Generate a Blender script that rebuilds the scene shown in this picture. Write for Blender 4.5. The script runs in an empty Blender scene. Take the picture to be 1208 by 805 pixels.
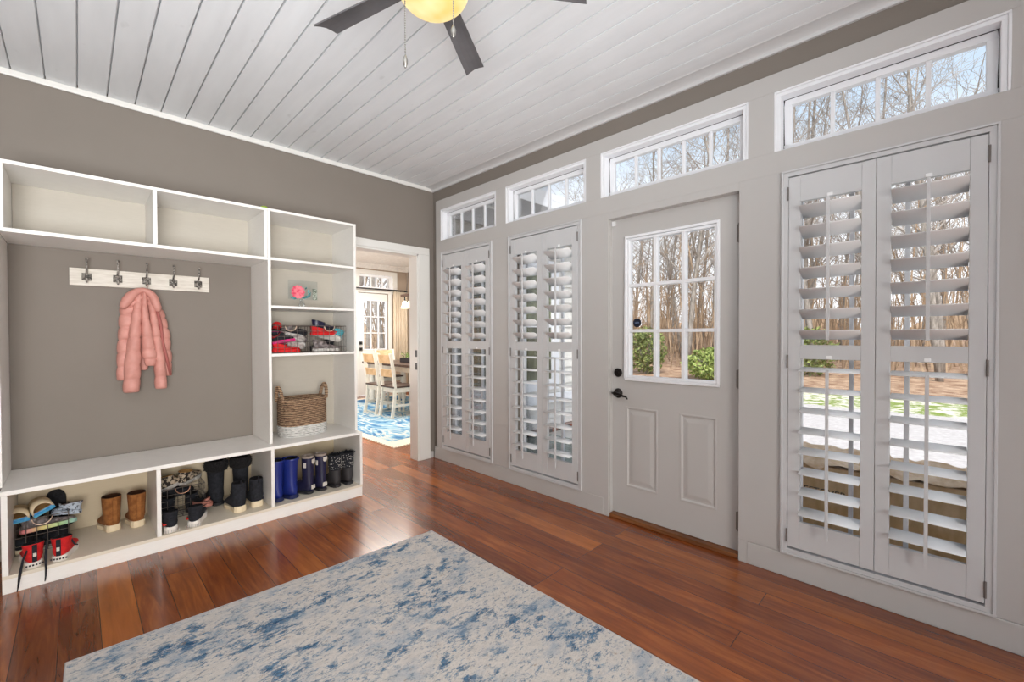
import bpy, bmesh, math, random
from mathutils import Vector, Matrix, Euler

scene = bpy.context.scene
COL = scene.collection
PI = math.pi
rnd = random.Random(7)


def s2l(c):
    return c / 12.92 if c <= 0.04045 else ((c + 0.055) / 1.055) ** 2.4


def rgb(r, g, b):
    return (s2l(r / 255), s2l(g / 255), s2l(b / 255), 1.0)


# ------------------------------------------------------------------ materials
class NT:
    def __init__(self, name):
        self.m = bpy.data.materials.new(name)
        self.m.use_nodes = True
        self.t = self.m.node_tree
        self.n = self.t.nodes
        self.b = self.n.get('Principled BSDF')
        self.out = self.n.get('Material Output')

    def node(self, kind, **kw):
        nd = self.n.new(kind)
        for k, v in kw.items():
            if k in nd.inputs:
                nd.inputs[k].default_value = v
            else:
                setattr(nd, k, v)
        return nd

    def link(self, a, b):
        self.t.links.new(a, b)

    def coords(self, scale=(1, 1, 1), rot=(0, 0, 0), loc=(0, 0, 0)):
        tc = self.n.new('ShaderNodeTexCoord')
        mp = self.n.new('ShaderNodeMapping')
        mp.inputs['Scale'].default_value = scale
        mp.inputs['Rotation'].default_value = rot
        mp.inputs['Location'].default_value = loc
        self.link(tc.outputs['Object'], mp.inputs['Vector'])
        return mp.outputs['Vector']

    def noise(self, vec, scale=5, detail=3, rough=0.5, dist=0.0):
        nd = self.n.new('ShaderNodeTexNoise')
        nd.inputs['Scale'].default_value = scale
        nd.inputs['Detail'].default_value = detail
        nd.inputs['Roughness'].default_value = rough
        nd.inputs['Distortion'].default_value = dist
        self.link(vec, nd.inputs['Vector'])
        return nd

    def ramp(self, fac, stops, interp='LINEAR'):
        nd = self.n.new('ShaderNodeValToRGB')
        cr = nd.color_ramp
        cr.interpolation = interp
        while len(cr.elements) < len(stops):
            cr.elements.new(0.5)
        for e, (p, c) in zip(cr.elements, stops):
            e.position = p
            e.color = c
        self.link(fac, nd.inputs['Fac'])
        return nd

    def mix(self, fac, a, b, mode='MIX'):
        nd = self.n.new('ShaderNodeMix')
        nd.data_type = 'RGBA'
        nd.blend_type = mode
        for sock, v in ((nd.inputs[0], fac), (nd.inputs[6], a), (nd.inputs[7], b)):
            if isinstance(v, (int, float)):
                sock.default_value = v
            elif isinstance(v, tuple):
                sock.default_value = v
            else:
                self.link(v, sock)
        return nd.outputs[2]

    def bump(self, h, strength=0.2, dist=0.01):
        nd = self.n.new('ShaderNodeBump')
        nd.inputs['Strength'].default_value = strength
        nd.inputs['Distance'].default_value = dist
        self.link(h, nd.inputs['Height'])
        self.link(nd.outputs['Normal'], self.b.inputs['Normal'])


def plain(name, col, rough=0.5, metal=0.0, var=0.06, vscale=20, bump=0.0, spec=0.5, emit=None):
    """Principled with a faint procedural mottling."""
    k = NT(name)
    v = k.coords()
    nz = k.noise(v, vscale, 3)
    lo = tuple(c * (1 - var) for c in col[:3]) + (1,)
    hi = tuple(min(1, c * (1 + var)) for c in col[:3]) + (1,)
    rp = k.ramp(nz.outputs['Fac'], [(0.3, lo), (0.7, hi)])
    k.link(rp.outputs['Color'], k.b.inputs['Base Color'])
    k.b.inputs['Roughness'].default_value = rough
    k.b.inputs['Metallic'].default_value = metal
    k.b.inputs['Specular IOR Level'].default_value = spec
    if bump:
        k.bump(nz.outputs['Fac'], bump, 0.004)
    if emit:
        k.b.inputs['Emission Color'].default_value = emit[0]
        k.b.inputs['Emission Strength'].default_value = emit[1]
    return k.m


def brushed_white(name, col, rough=0.4):
    """Painted wood: faint lengthwise brush grain."""
    k = NT(name)
    v = k.coords(scale=(3, 3, 25))
    nz = k.noise(v, 6, 4, 0.6)
    lo = tuple(c * 0.965 for c in col[:3]) + (1,)
    rp = k.ramp(nz.outputs['Fac'], [(0.35, lo), (0.65, col)])
    k.link(rp.outputs['Color'], k.b.inputs['Base Color'])
    k.b.inputs['Roughness'].default_value = rough
    k.bump(nz.outputs['Fac'], 0.05, 0.002)
    return k.m


def wood_floor():
    k = NT('pine_floor')
    # brick texture rows run along Y: rotate so that rows stack along X
    tc = k.n.new('ShaderNodeTexCoord')
    sep = k.n.new('ShaderNodeSeparateXYZ')
    k.link(tc.outputs['Object'], sep.inputs[0])
    comb = k.n.new('ShaderNodeCombineXYZ')
    k.link(sep.outputs['Y'], comb.inputs['X'])
    k.link(sep.outputs['X'], comb.inputs['Y'])
    br = k.n.new('ShaderNodeTexBrick')
    br.offset = 0.37
    br.offset_frequency = 3
    br.inputs['Color1'].default_value = (0, 0, 0, 1)
    br.inputs['Color2'].default_value = (1, 1, 1, 1)
    br.inputs['Mortar'].default_value = (0.5, 0.5, 0.5, 1)
    br.inputs['Scale'].default_value = 1.0
    br.inputs['Mortar Size'].default_value = 0.0014
    br.inputs['Mortar Smooth'].default_value = 0.3
    br.inputs['Brick Width'].default_value = 2.3
    br.inputs['Row Height'].default_value = 0.128
    k.link(comb.outputs[0], br.inputs['Vector'])
    # offset the grain per plank
    add = k.n.new('ShaderNodeVectorMath')
    add.operation = 'MULTIPLY_ADD'
    k.link(br.outputs['Color'], add.inputs[0])
    add.inputs[1].default_value = (13.0, 7.0, 3.0)
    k.link(tc.outputs['Object'], add.inputs[2])
    mp = k.n.new('ShaderNodeMapping')
    mp.inputs['Scale'].default_value = (14, 1.1, 1)
    k.link(add.outputs[0], mp.inputs['Vector'])
    gr = k.noise(mp.outputs[0], 2.2, 6, 0.62, 0.8)
    mp2 = k.n.new('ShaderNodeMapping')
    mp2.inputs['Scale'].default_value = (3.0, 0.9, 1)
    k.link(add.outputs[0], mp2.inputs['Vector'])
    bl = k.noise(mp2.outputs[0], 1.6, 3, 0.5, 0.4)
    plank = k.ramp(br.outputs['Color'], [(0.0, rgb(92, 42, 18)), (0.3, rgb(134, 66, 26)), (0.55, rgb(156, 84, 36)), (0.75, rgb(112, 52, 22)), (1.0, rgb(196, 116, 50))])
    grain = k.ramp(gr.outputs['Fac'], [(0.28, rgb(80, 36, 14)), (0.5, rgb(150, 78, 32)), (0.75, rgb(204, 124, 56))])
    c1 = k.mix(0.45, plank.outputs['Color'], grain.outputs['Color'])
    blot = k.ramp(bl.outputs['Fac'], [(0.3, (0.6, 0.5, 0.45, 1)), (0.7, (1.1, 1.08, 1.02, 1))])
    c2 = k.mix(0.75, c1, blot.outputs['Color'], 'MULTIPLY')
    c3 = k.mix(br.outputs['Fac'], c2, rgb(40, 16, 8))
    k.link(c3, k.b.inputs['Base Color'])
    rr = k.ramp(bl.outputs['Fac'], [(0.3, (0.22, 0.22, 0.22, 1)), (0.7, (0.26, 0.26, 0.26, 1))])
    k.link(rr.outputs['Color'], k.b.inputs['Roughness'])
    k.b.inputs['Specular IOR Level'].default_value = 0.6
    k.b.inputs['Coat Weight'].default_value = 0.3
    k.b.inputs['Coat Roughness'].default_value = 0.16
    # bump: seams and slow waviness
    h = k.n.new('ShaderNodeMath')
    h.operation = 'MULTIPLY_ADD'
    k.link(br.outputs['Fac'], h.inputs[0])
    h.inputs[1].default_value = -1.2
    h.inputs[2].default_value = 0.0
    k.bump(h.outputs[0], 0.12, 0.002)
    return k.m


def rug_mat():
    k = NT('distressed_rug')
    v = k.coords()
    vs = k.coords(scale=(1.0, 1.7, 1))
    big = k.noise(vs, 2.3, 3, 0.6, 0.3)
    mid = k.noise(vs, 12.0, 6, 0.75, 0.2)
    fine = k.noise(k.coords(scale=(1, 2.2, 1)), 55, 4, 0.8)
    thread = k.noise(k.coords(scale=(1, 4, 1)), 160, 2, 0.7)
    base = k.ramp(mid.outputs['Fac'], [(0.3, rgb(196, 190, 184)), (0.5, rgb(214, 207, 199)), (0.7, rgb(186, 184, 184))])
    # combined mask: big patches broken by fine speckle
    m1 = k.n.new('ShaderNodeMath'); m1.operation = 'MULTIPLY_ADD'
    k.link(fine.outputs['Fac'], m1.inputs[0]); m1.inputs[1].default_value = 0.55
    k.link(mid.outputs['Fac'], m1.inputs[2])
    m2 = k.n.new('ShaderNodeMath'); m2.operation = 'MULTIPLY_ADD'
    k.link(big.outputs['Fac'], m2.inputs[0]); m2.inputs[1].default_value = 0.62
    k.link(m1.outputs[0], m2.inputs[2])
    sub = k.n.new('ShaderNodeMath'); sub.operation = 'SUBTRACT'
    k.link(m2.outputs[0], sub.inputs[0]); sub.inputs[1].default_value = 0.5
    mask = k.ramp(sub.outputs[0], [(0.625, (0, 0, 0, 1)), (0.665, (0.45, 0.45, 0.45, 1)), (0.725, (1, 1, 1, 1))])
    blue = k.ramp(fine.outputs['Fac'], [(0.38, rgb(22, 56, 88)), (0.5, rgb(52, 96, 130)), (0.66, rgb(126, 156, 180))])
    c = k.mix(mask.outputs['Color'], base.outputs['Color'], blue.outputs['Color'])
    hz = k.noise(k.coords(scale=(1, 1.4, 1), loc=(5, 2, 0)), 4.5, 5, 0.7, 0.3)
    hzm = k.ramp(hz.outputs['Fac'], [(0.50, (0, 0, 0, 1)), (0.64, (0.6, 0.6, 0.6, 1))])
    c = k.mix(hzm.outputs['Color'], c, rgb(142, 160, 178))
    # speckle of small blue-grey flecks everywhere
    sp = k.noise(k.coords(scale=(1, 2.0, 1), loc=(3, 1, 0)), 34, 5, 0.8)
    spm = k.ramp(sp.outputs['Fac'], [(0.55, (0, 0, 0, 1)), (0.61, (0.8, 0.8, 0.8, 1))])
    c = k.mix(spm.outputs['Color'], c, rgb(108, 128, 146))
    sp2 = k.noise(k.coords(scale=(1, 1.5, 1), loc=(9, 4, 0)), 26, 5, 0.8)
    spm2 = k.ramp(sp2.outputs['Fac'], [(0.60, (0, 0, 0, 1)), (0.66, (0.6, 0.6, 0.6, 1))])
    c = k.mix(spm2.outputs['Color'], c, rgb(150, 128, 108))
    th = k.ramp(thread.outputs['Fac'], [(0.3, (0.84, 0.84, 0.84, 1)), (0.7, (1.08, 1.08, 1.08, 1))])
    c = k.mix(1.0, c, th.outputs['Color'], 'MULTIPLY')
    k.link(c, k.b.inputs['Base Color'])
    k.b.inputs['Roughness'].default_value = 0.95
    k.b.inputs['Specular IOR Level'].default_value = 0.1
    k.bump(thread.outputs['Fac'], 0.5, 0.004)
    return k.m


def dining_rug_mat():
    k = NT('watery_blue_rug')
    v = k.coords(scale=(2.6, 0.9, 1), rot=(0, 0, 0.5))
    a = k.noise(v, 1.5, 5, 0.6, 1.6)
    rp = k.ramp(a.outputs['Fac'], [(0.30, rgb(26, 72, 122)), (0.40, rgb(60, 118, 164)), (0.48, rgb(136, 176, 196)), (0.53, rgb(202, 202, 194)), (0.58, rgb(92, 148, 182)), (0.66, rgb(44, 98, 148)), (0.74, rgb(184, 190, 188))])
    k.link(rp.outputs['Color'], k.b.inputs['Base Color'])
    k.b.inputs['Roughness'].default_value = 0.95
    return k.m


def glass_mat(name='clear_glass', refl=0.12, tint=(1, 1, 1, 1)):
    k = NT(name)
    k.n.remove(k.b)
    tr = k.n.new('ShaderNodeBsdfTransparent')
    tr.inputs['Color'].default_value = tint
    gl = k.n.new('ShaderNodeBsdfGlossy')
    gl.inputs['Roughness'].default_value = 0.02
    fr = k.n.new('ShaderNodeFresnel')
    fr.inputs['IOR'].default_value = 1.45
    mth = k.n.new('ShaderNodeMath'); mth.operation = 'MULTIPLY'
    k.link(fr.outputs[0], mth.inputs[0]); mth.inputs[1].default_value = refl * 6
    mx = k.n.new('ShaderNodeMixShader')
    k.link(mth.outputs[0], mx.inputs[0])
    k.link(tr.outputs[0], mx.inputs[1])
    k.link(gl.outputs[0], mx.inputs[2])
    k.link(mx.outputs[0], k.out.inputs['Surface'])
    return k.m


def two_tone(name, c1, c2, scale=40, lo=0.45, hi=0.55, rough=0.8, vec=(1, 1, 1), bump=0.0, detail=3, dist=0):
    k = NT(name)
    nz = k.noise(k.coords(scale=vec), scale, detail, 0.6, dist)
    rp = k.ramp(nz.outputs['Fac'], [(lo, c1), (hi, c2)])
    k.link(rp.outputs['Color'], k.b.inputs['Base Color'])
    k.b.inputs['Roughness'].default_value = rough
    if bump:
        k.bump(nz.outputs['Fac'], bump, 0.006)
    return k.m


M = {}
M['paint'] = plain('taupe_wall_paint', rgb(130, 122, 114), 0.75, var=0.02, vscale=3, bump=0.02, spec=0.25)
M['paint_far'] = plain('dining_wall_paint', rgb(170, 154, 138), 0.8, var=0.02, vscale=3)
M['trim'] = plain('white_trim_paint', rgb(226, 224, 219), 0.42, var=0.012, vscale=4)
M['panel'] = plain('white_panel_paint', rgb(190, 187, 184), 0.5, var=0.015, vscale=2.5)
M['cove'] = plain('cove_paint', rgb(206, 206, 206), 0.5, var=0.01)
M['sash'] = plain('bright_white_sash', rgb(240, 241, 244), 0.35, var=0.01)
M['shutter'] = plain('shutter_white', rgb(204, 204, 205), 0.4, var=0.012, vscale=6)
M['louver'] = plain('lit_louver_white', rgb(242, 242, 242), 0.4, var=0.008, vscale=6)  # whiter than the shutter: sky light on the blades put into the colour
M['gap'] = plain('gap_shade', rgb(52, 50, 50), 0.9)  # dark colour standing in for shade inside gaps
M['ceiling'] = None
M['cabinet'] = brushed_white('cabinet_paint', rgb(238, 235, 230), 0.38)
M['cab_shade'] = brushed_white('shaded_cabinet_white', rgb(188, 181, 169), 0.5)  # white back panels, coloured darker for the dim light in the bays
M['bench_shade'] = brushed_white('shaded_bench_white', rgb(200, 184, 156), 0.55)  # compartment shade put into the colour of the white bench back
M['shelf_shade'] = brushed_white('shaded_shelf_white', rgb(226, 216, 198), 0.45)  # weaker tint of the same compartment shade on the bottom shelf
M['floor'] = wood_floor()
M['oak'] = two_tone('oak_threshold', rgb(104, 62, 34), rgb(140, 88, 50), 8, 0.35, 0.65, 0.45, (1, 0.2, 6))
M['rug'] = rug_mat()
M['rug_edge'] = plain('rug_binding', rgb(196, 190, 186), 0.95)
M['drug'] = dining_rug_mat()
M['cream'] = plain('cream_wool', rgb(226, 214, 196), 0.95)
M['glass'] = glass_mat()
M['black'] = plain('black_iron', rgb(24, 22, 22), 0.45, var=0.1)
M['bronze'] = plain('oil_rubbed_bronze', rgb(34, 28, 26), 0.35, 0.6)
M['hinge'] = plain('aged_hinge_metal', rgb(120, 114, 110), 0.45, 0.4)
M['steel'] = plain('brushed_nickel', rgb(160, 156, 150), 0.3, 0.9)
M['pewter'] = two_tone('pewter', rgb(70, 66, 62), rgb(170, 164, 156), 90, 0.4, 0.6, 0.4)
M['copper'] = plain('copper_wire', rgb(214, 160, 132), 0.3, 0.8)
M['brasswire'] = plain('pale_gold_wire', rgb(226, 200, 178), 0.3, 0.7)
M['wire'] = plain('dark_wire', rgb(62, 58, 56), 0.45, 0.5)
M['wire_light'] = plain('grey_wire', rgb(128, 120, 114), 0.4, 0.6)
M['blade'] = two_tone('fan_blade_grey', rgb(76, 74, 76), rgb(94, 91, 92), 6, 0.35, 0.65, 0.5, (1, 1, 1))
M['whitewash'] = two_tone('whitewashed_board', rgb(206, 198, 186), rgb(228, 222, 212), 9, 0.35, 0.65, 0.7, (1, 1, 8))
M['pink'] = two_tone('pink_quilted_nylon', rgb(190, 130, 119), rgb(208, 148, 136), 14, 0.3, 0.7, 0.55, (1, 1, 1), 0.25)
M['pinkin'] = plain('pink_lining', rgb(160, 90, 84), 0.7)
M['suede'] = two_tone('tan_suede', rgb(126, 76, 34), rgb(160, 104, 54), 26, 0.35, 0.65, 0.95, (1, 1, 1), 0.3)
M['gum'] = plain('cream_rubber', rgb(226, 208, 176), 0.6)
M['bluerub'] = plain('royal_blue_rubber', rgb(26, 42, 118), 0.35, var=0.15, vscale=8)
M['navyrub'] = plain('navy_rubber', rgb(32, 32, 60), 0.35, var=0.12)
M['blacksole'] = plain('dark_rubber', rgb(30, 30, 34), 0.55)
M['navysole'] = plain('navy_sole', rgb(22, 32, 76), 0.5)
M['blackfab'] = two_tone('black_fabric', rgb(16, 18, 24), rgb(36, 38, 46), 60, 0.35, 0.65, 0.9, (1, 1, 1), 0.2)
M['blackfur'] = two_tone('black_faux_fur', rgb(8, 8, 10), rgb(34, 32, 34), 120, 0.35, 0.65, 1.0, (1, 1, 1), 0.9)
M['charcoal'] = plain('charcoal_rubber', rgb(46, 44, 46), 0.55)
M['white_rub'] = plain('white_rubber', rgb(230, 224, 216), 0.5)
M['red'] = two_tone('red_canvas', rgb(190, 20, 24), rgb(216, 34, 34), 50, 0.35, 0.65, 0.85)
M['redlogo'] = plain('bright_red_mark', rgb(214, 50, 40), 0.6)
M['linen'] = plain('grey_lining', rgb(150, 138, 128), 0.9)
M['darkin'] = plain('dark_boot_lining', rgb(20, 18, 20), 1.0)
M['brownin'] = plain('brown_boot_lining', rgb(64, 38, 20), 1.0)
M['patch'] = plain('reflective_patch', rgb(214, 208, 198), 0.5)
M['holo'] = two_tone('holographic_blue', rgb(40, 130, 200), rgb(120, 206, 214), 14, 0.4, 0.6, 0.3)
M['tan'] = two_tone('tan_footbed', rgb(150, 112, 66), rgb(186, 146, 92), 20, 0.4, 0.6, 0.9)
M['pastel'] = None
M['greyknit'] = two_tone('grey_knit', rgb(96, 88, 88), rgb(150, 140, 138), 45, 0.4, 0.6, 0.9)
M['speckle'] = two_tone('speckled_pale_blue', rgb(70, 74, 86), rgb(186, 198, 212), 60, 0.40, 0.48, 0.7)
M['camo'] = two_tone('leopard_print', rgb(40, 32, 28), rgb(190, 174, 152), 48, 0.46, 0.52, 0.8)
M['teal'] = two_tone('teal_mesh', rgb(44, 140, 156), rgb(90, 176, 186), 70, 0.4, 0.6, 0.8)
M['magenta'] = plain('magenta_fabric', rgb(214, 40, 120), 0.7)
M['greysole'] = two_tone('grey_sole', rgb(150, 146, 142), rgb(206, 202, 196), 30, 0.4, 0.6, 0.6)
M['mauve'] = plain('mauve_rubber', rgb(178, 118, 104), 0.6)
M['lime'] = plain('lime_felt', rgb(170, 214, 30), 0.95, var=0.1, vscale=60, bump=0.3)
M['white_band'] = plain('white_seam', rgb(226, 232, 210), 0.8)
M['rose'] = two_tone('peony_pink', rgb(214, 62, 92), rgb(240, 128, 140), 40, 0.4, 0.6, 0.6)
M['tealleaf'] = two_tone('teal_leaf', rgb(38, 86, 88), rgb(110, 176, 178), 50, 0.4, 0.6, 0.6)
M['sage'] = two_tone('sage_script', rgb(70, 84, 66), rgb(176, 182, 170), 130, 0.44, 0.54, 0.7)
M['acrylic'] = glass_mat('acrylic', 0.1, (0.93, 0.95, 0.96, 1))
M['sticker'] = plain('navy_sticker', rgb(16, 24, 44), 0.4)
M['stickermark'] = plain('sticker_mark', rgb(110, 128, 160), 0.5)
M['whiteplastic'] = plain('white_plastic', rgb(238, 238, 238), 0.4)
M['curtain'] = two_tone('beige_curtain', rgb(206, 188, 164), rgb(226, 212, 192), 5, 0.35, 0.65, 0.9, (8, 8, 0.6))
M['darkwood'] = two_tone('dark_walnut', rgb(48, 36, 32), rgb(84, 64, 54), 7, 0.35, 0.65, 0.4, (1, 5, 1))
M['slatwood'] = two_tone('natural_oak', rgb(196, 160, 116), rgb(224, 192, 150), 7, 0.35, 0.65, 0.5, (6, 1, 1))
M['creampaint'] = plain('cream_furniture_paint', rgb(230, 226, 214), 0.5)
M['planter'] = plain('black_planter', rgb(38, 34, 38), 0.6)
M['leaf'] = two_tone('green_leaves', rgb(58, 88, 34), rgb(128, 156, 72), 30, 0.4, 0.6, 0.7)
M['bushy'] = two_tone('laurel_leaves', rgb(84, 104, 44), rgb(172, 184, 104), 16, 0.38, 0.62, 0.6)
M['conif'] = two_tone('yew_leaves', rgb(70, 86, 44), rgb(140, 146, 84), 16, 0.38, 0.62, 0.8)
M['bark'] = two_tone('grey_brown_bark', rgb(112, 105, 98), rgb(160, 152, 144), 7, 0.35, 0.65, 0.95, (2, 2, 0.5))
M['twig'] = two_tone('brown_twigs', rgb(136, 128, 122), rgb(172, 164, 156), 3, 0.35, 0.65, 0.95)
M['brush'] = two_tone('winter_brush', rgb(128, 106, 84), rgb(178, 154, 128), 1.5, 0.35, 0.65, 0.95)
M['litter'] = two_tone('leaf_litter', rgb(128, 92, 66), rgb(196, 166, 138), 3.0, 0.35, 0.65, 0.95, (1, 1, 1), 0.3, 8)
M['lawn'] = two_tone('patchy_lawn', rgb(126, 142, 62), rgb(222, 214, 196), 5, 0.45, 0.56, 0.95, (1, 1, 1), 0.2, 8)
M['drive'] = two_tone('pale_gravel', rgb(182, 174, 170), rgb(204, 198, 194), 12, 0.35, 0.65, 0.95, (1, 1, 1), 0.2, 8)
M['ridge'] = two_tone('far_woods', rgb(128, 100, 74), rgb(184, 158, 132), 0.9, 0.35, 0.65, 1.0, (1, 1, 0.35), 0, 6)
M['deck'] = two_tone('weathered_deck', rgb(126, 130, 118), rgb(166, 168, 156), 6, 0.35, 0.65, 0.9, (6, 0.6, 1))
M['siding'] = plain('beige_siding', rgb(226, 223, 216), 0.7)
M['darkpane'] = two_tone('dark_window_glass', rgb(60, 66, 54), rgb(120, 124, 92), 2.5, 0.35, 0.65, 0.15)
M['card'] = two_tone('brown_cardboard', rgb(214, 172, 120), rgb(240, 202, 152), 5, 0.35, 0.65, 0.9, (1, 3, 1), 0.15)
M['cardtop'] = two_tone('crinkled_paper', rgb(206, 164, 122), rgb(236, 204, 168), 14, 0.35, 0.65, 0.9, (1, 1, 1), 0.6)
M['ink'] = plain('black_ink', rgb(58, 44, 36), 0.8)
M['wicker'] = None
M['spot'] = plain('lamp_lens', rgb(255, 236, 210), 0.4, emit=(rgb(255, 232, 200), 3.0))
M['ceil_d'] = plain('dining_ceiling', rgb(238, 234, 228), 0.7)


def ceiling_mat():
    k = NT('painted_board_ceiling')
    v = k.coords(scale=(6, 1.0, 1))
    nz = k.noise(v, 2.0, 4)
    rp = k.ramp(nz.outputs['Fac'], [(0.3, rgb(222, 223, 224)), (0.7, rgb(230, 231, 232))])
    kn = k.noise(k.coords(scale=(2.5, 1.2, 1)), 5, 2)
    km = k.ramp(kn.outputs['Fac'], [(0.70, (0, 0, 0, 1)), (0.78, (0.25, 0.25, 0.25, 1))])
    c = k.mix(km.outputs['Color'], rp.outputs['Color'], rgb(170, 168, 164))
    k.link(c, k.b.inputs['Base Color'])
    k.b.inputs['Roughness'].default_value = 0.5
    k.bump(nz.outputs['Fac'], 0.06, 0.003)
    return k.m


M['ceiling'] = ceiling_mat()


def wicker_mat():
    k = NT('woven_seagrass')
    tc = k.n.new('ShaderNodeTexCoord')
    sep = k.n.new('ShaderNodeSeparateXYZ')
    k.link(tc.outputs['Object'], sep.inputs[0])
    nz = k.noise(k.coords(scale=(1, 1, 2.5)), 42, 3, 0.7)
    row = k.n.new('ShaderNodeMath'); row.operation = 'MULTIPLY'
    k.link(sep.outputs['Z'], row.inputs[0]); row.inputs[1].default_value = 2 * PI / 0.0118
    sn = k.n.new('ShaderNodeMath'); sn.operation = 'SINE'
    k.link(row.outputs[0], sn.inputs[0])
    h = k.n.new('ShaderNodeMath'); h.operation = 'MULTIPLY_ADD'
    k.link(nz.outputs['Fac'], h.inputs[0]); h.inputs[1].default_value = 1.6
    sn2 = k.n.new('ShaderNodeMath'); sn2.operation = 'MULTIPLY'
    k.link(sn.outputs[0], sn2.inputs[0]); sn2.inputs[1].default_value = 0.3
    k.link(sn2.outputs[0], h.inputs[2])
    brown = k.ramp(h.outputs[0], [(0.45, rgb(70, 50, 38)), (0.75, rgb(132, 100, 76)), (1.1, rgb(196, 164, 132))])
    white = k.ramp(h.outputs[0], [(0.4, rgb(170, 168, 164)), (0.7, rgb(232, 230, 226))])
    lt = k.n.new('ShaderNodeMath'); lt.operation = 'LESS_THAN'
    k.link(sep.outputs['Z'], lt.inputs[0]); lt.inputs[1].default_value = 0.082
    c = k.mix(lt.outputs[0], brown.outputs['Color'], white.outputs['Color'])
    k.link(c, k.b.inputs['Base Color'])
    k.b.inputs['Roughness'].default_value = 0.9
    k.bump(h.outputs[0], 0.8, 0.006)
    return k.m


M['wicker'] = wicker_mat()


def pastel_mat():
    k = NT('pastel_sole')
    tc = k.n.new('ShaderNodeTexCoord')
    sep = k.n.new('ShaderNodeSeparateXYZ')
    k.link(tc.outputs['Object'], sep.inputs[0])
    m_ = k.n.new('ShaderNodeMath'); m_.operation = 'MULTIPLY'
    k.link(sep.outputs['Y'], m_.inputs[0]); m_.inputs[1].default_value = 4.6
    rp = k.ramp(m_.outputs[0], [(0.1, rgb(214, 130, 130)), (0.4, rgb(222, 206, 130)), (0.7, rgb(170, 206, 140)), (0.95, rgb(170, 214, 200))])
    k.link(rp.outputs['Color'], k.b.inputs['Base Color'])
    k.b.inputs['Roughness'].default_value = 0.5
    return k.m


M['pastel'] = pastel_mat()


def lampglass_mat():
    k = NT('frosted_amber_glass')
    nz = k.noise(k.coords(), 9, 2)
    rp = k.ramp(nz.outputs['Fac'], [(0.36, rgb(250, 204, 96)), (0.62, rgb(255, 236, 170))])
    k.link(rp.outputs['Color'], k.b.inputs['Emission Color'])
    k.b.inputs['Emission Strength'].default_value = 0.8
    k.b.inputs['Base Color'].default_value = rgb(120, 110, 90)
    k.b.inputs['Roughness'].default_value = 0.3
    return k.m


M['lamp'] = lampglass_mat()
M['shade'] = plain('frosted_bell', rgb(250, 246, 238), 0.3, emit=(rgb(255, 236, 210), 0.9))


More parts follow.
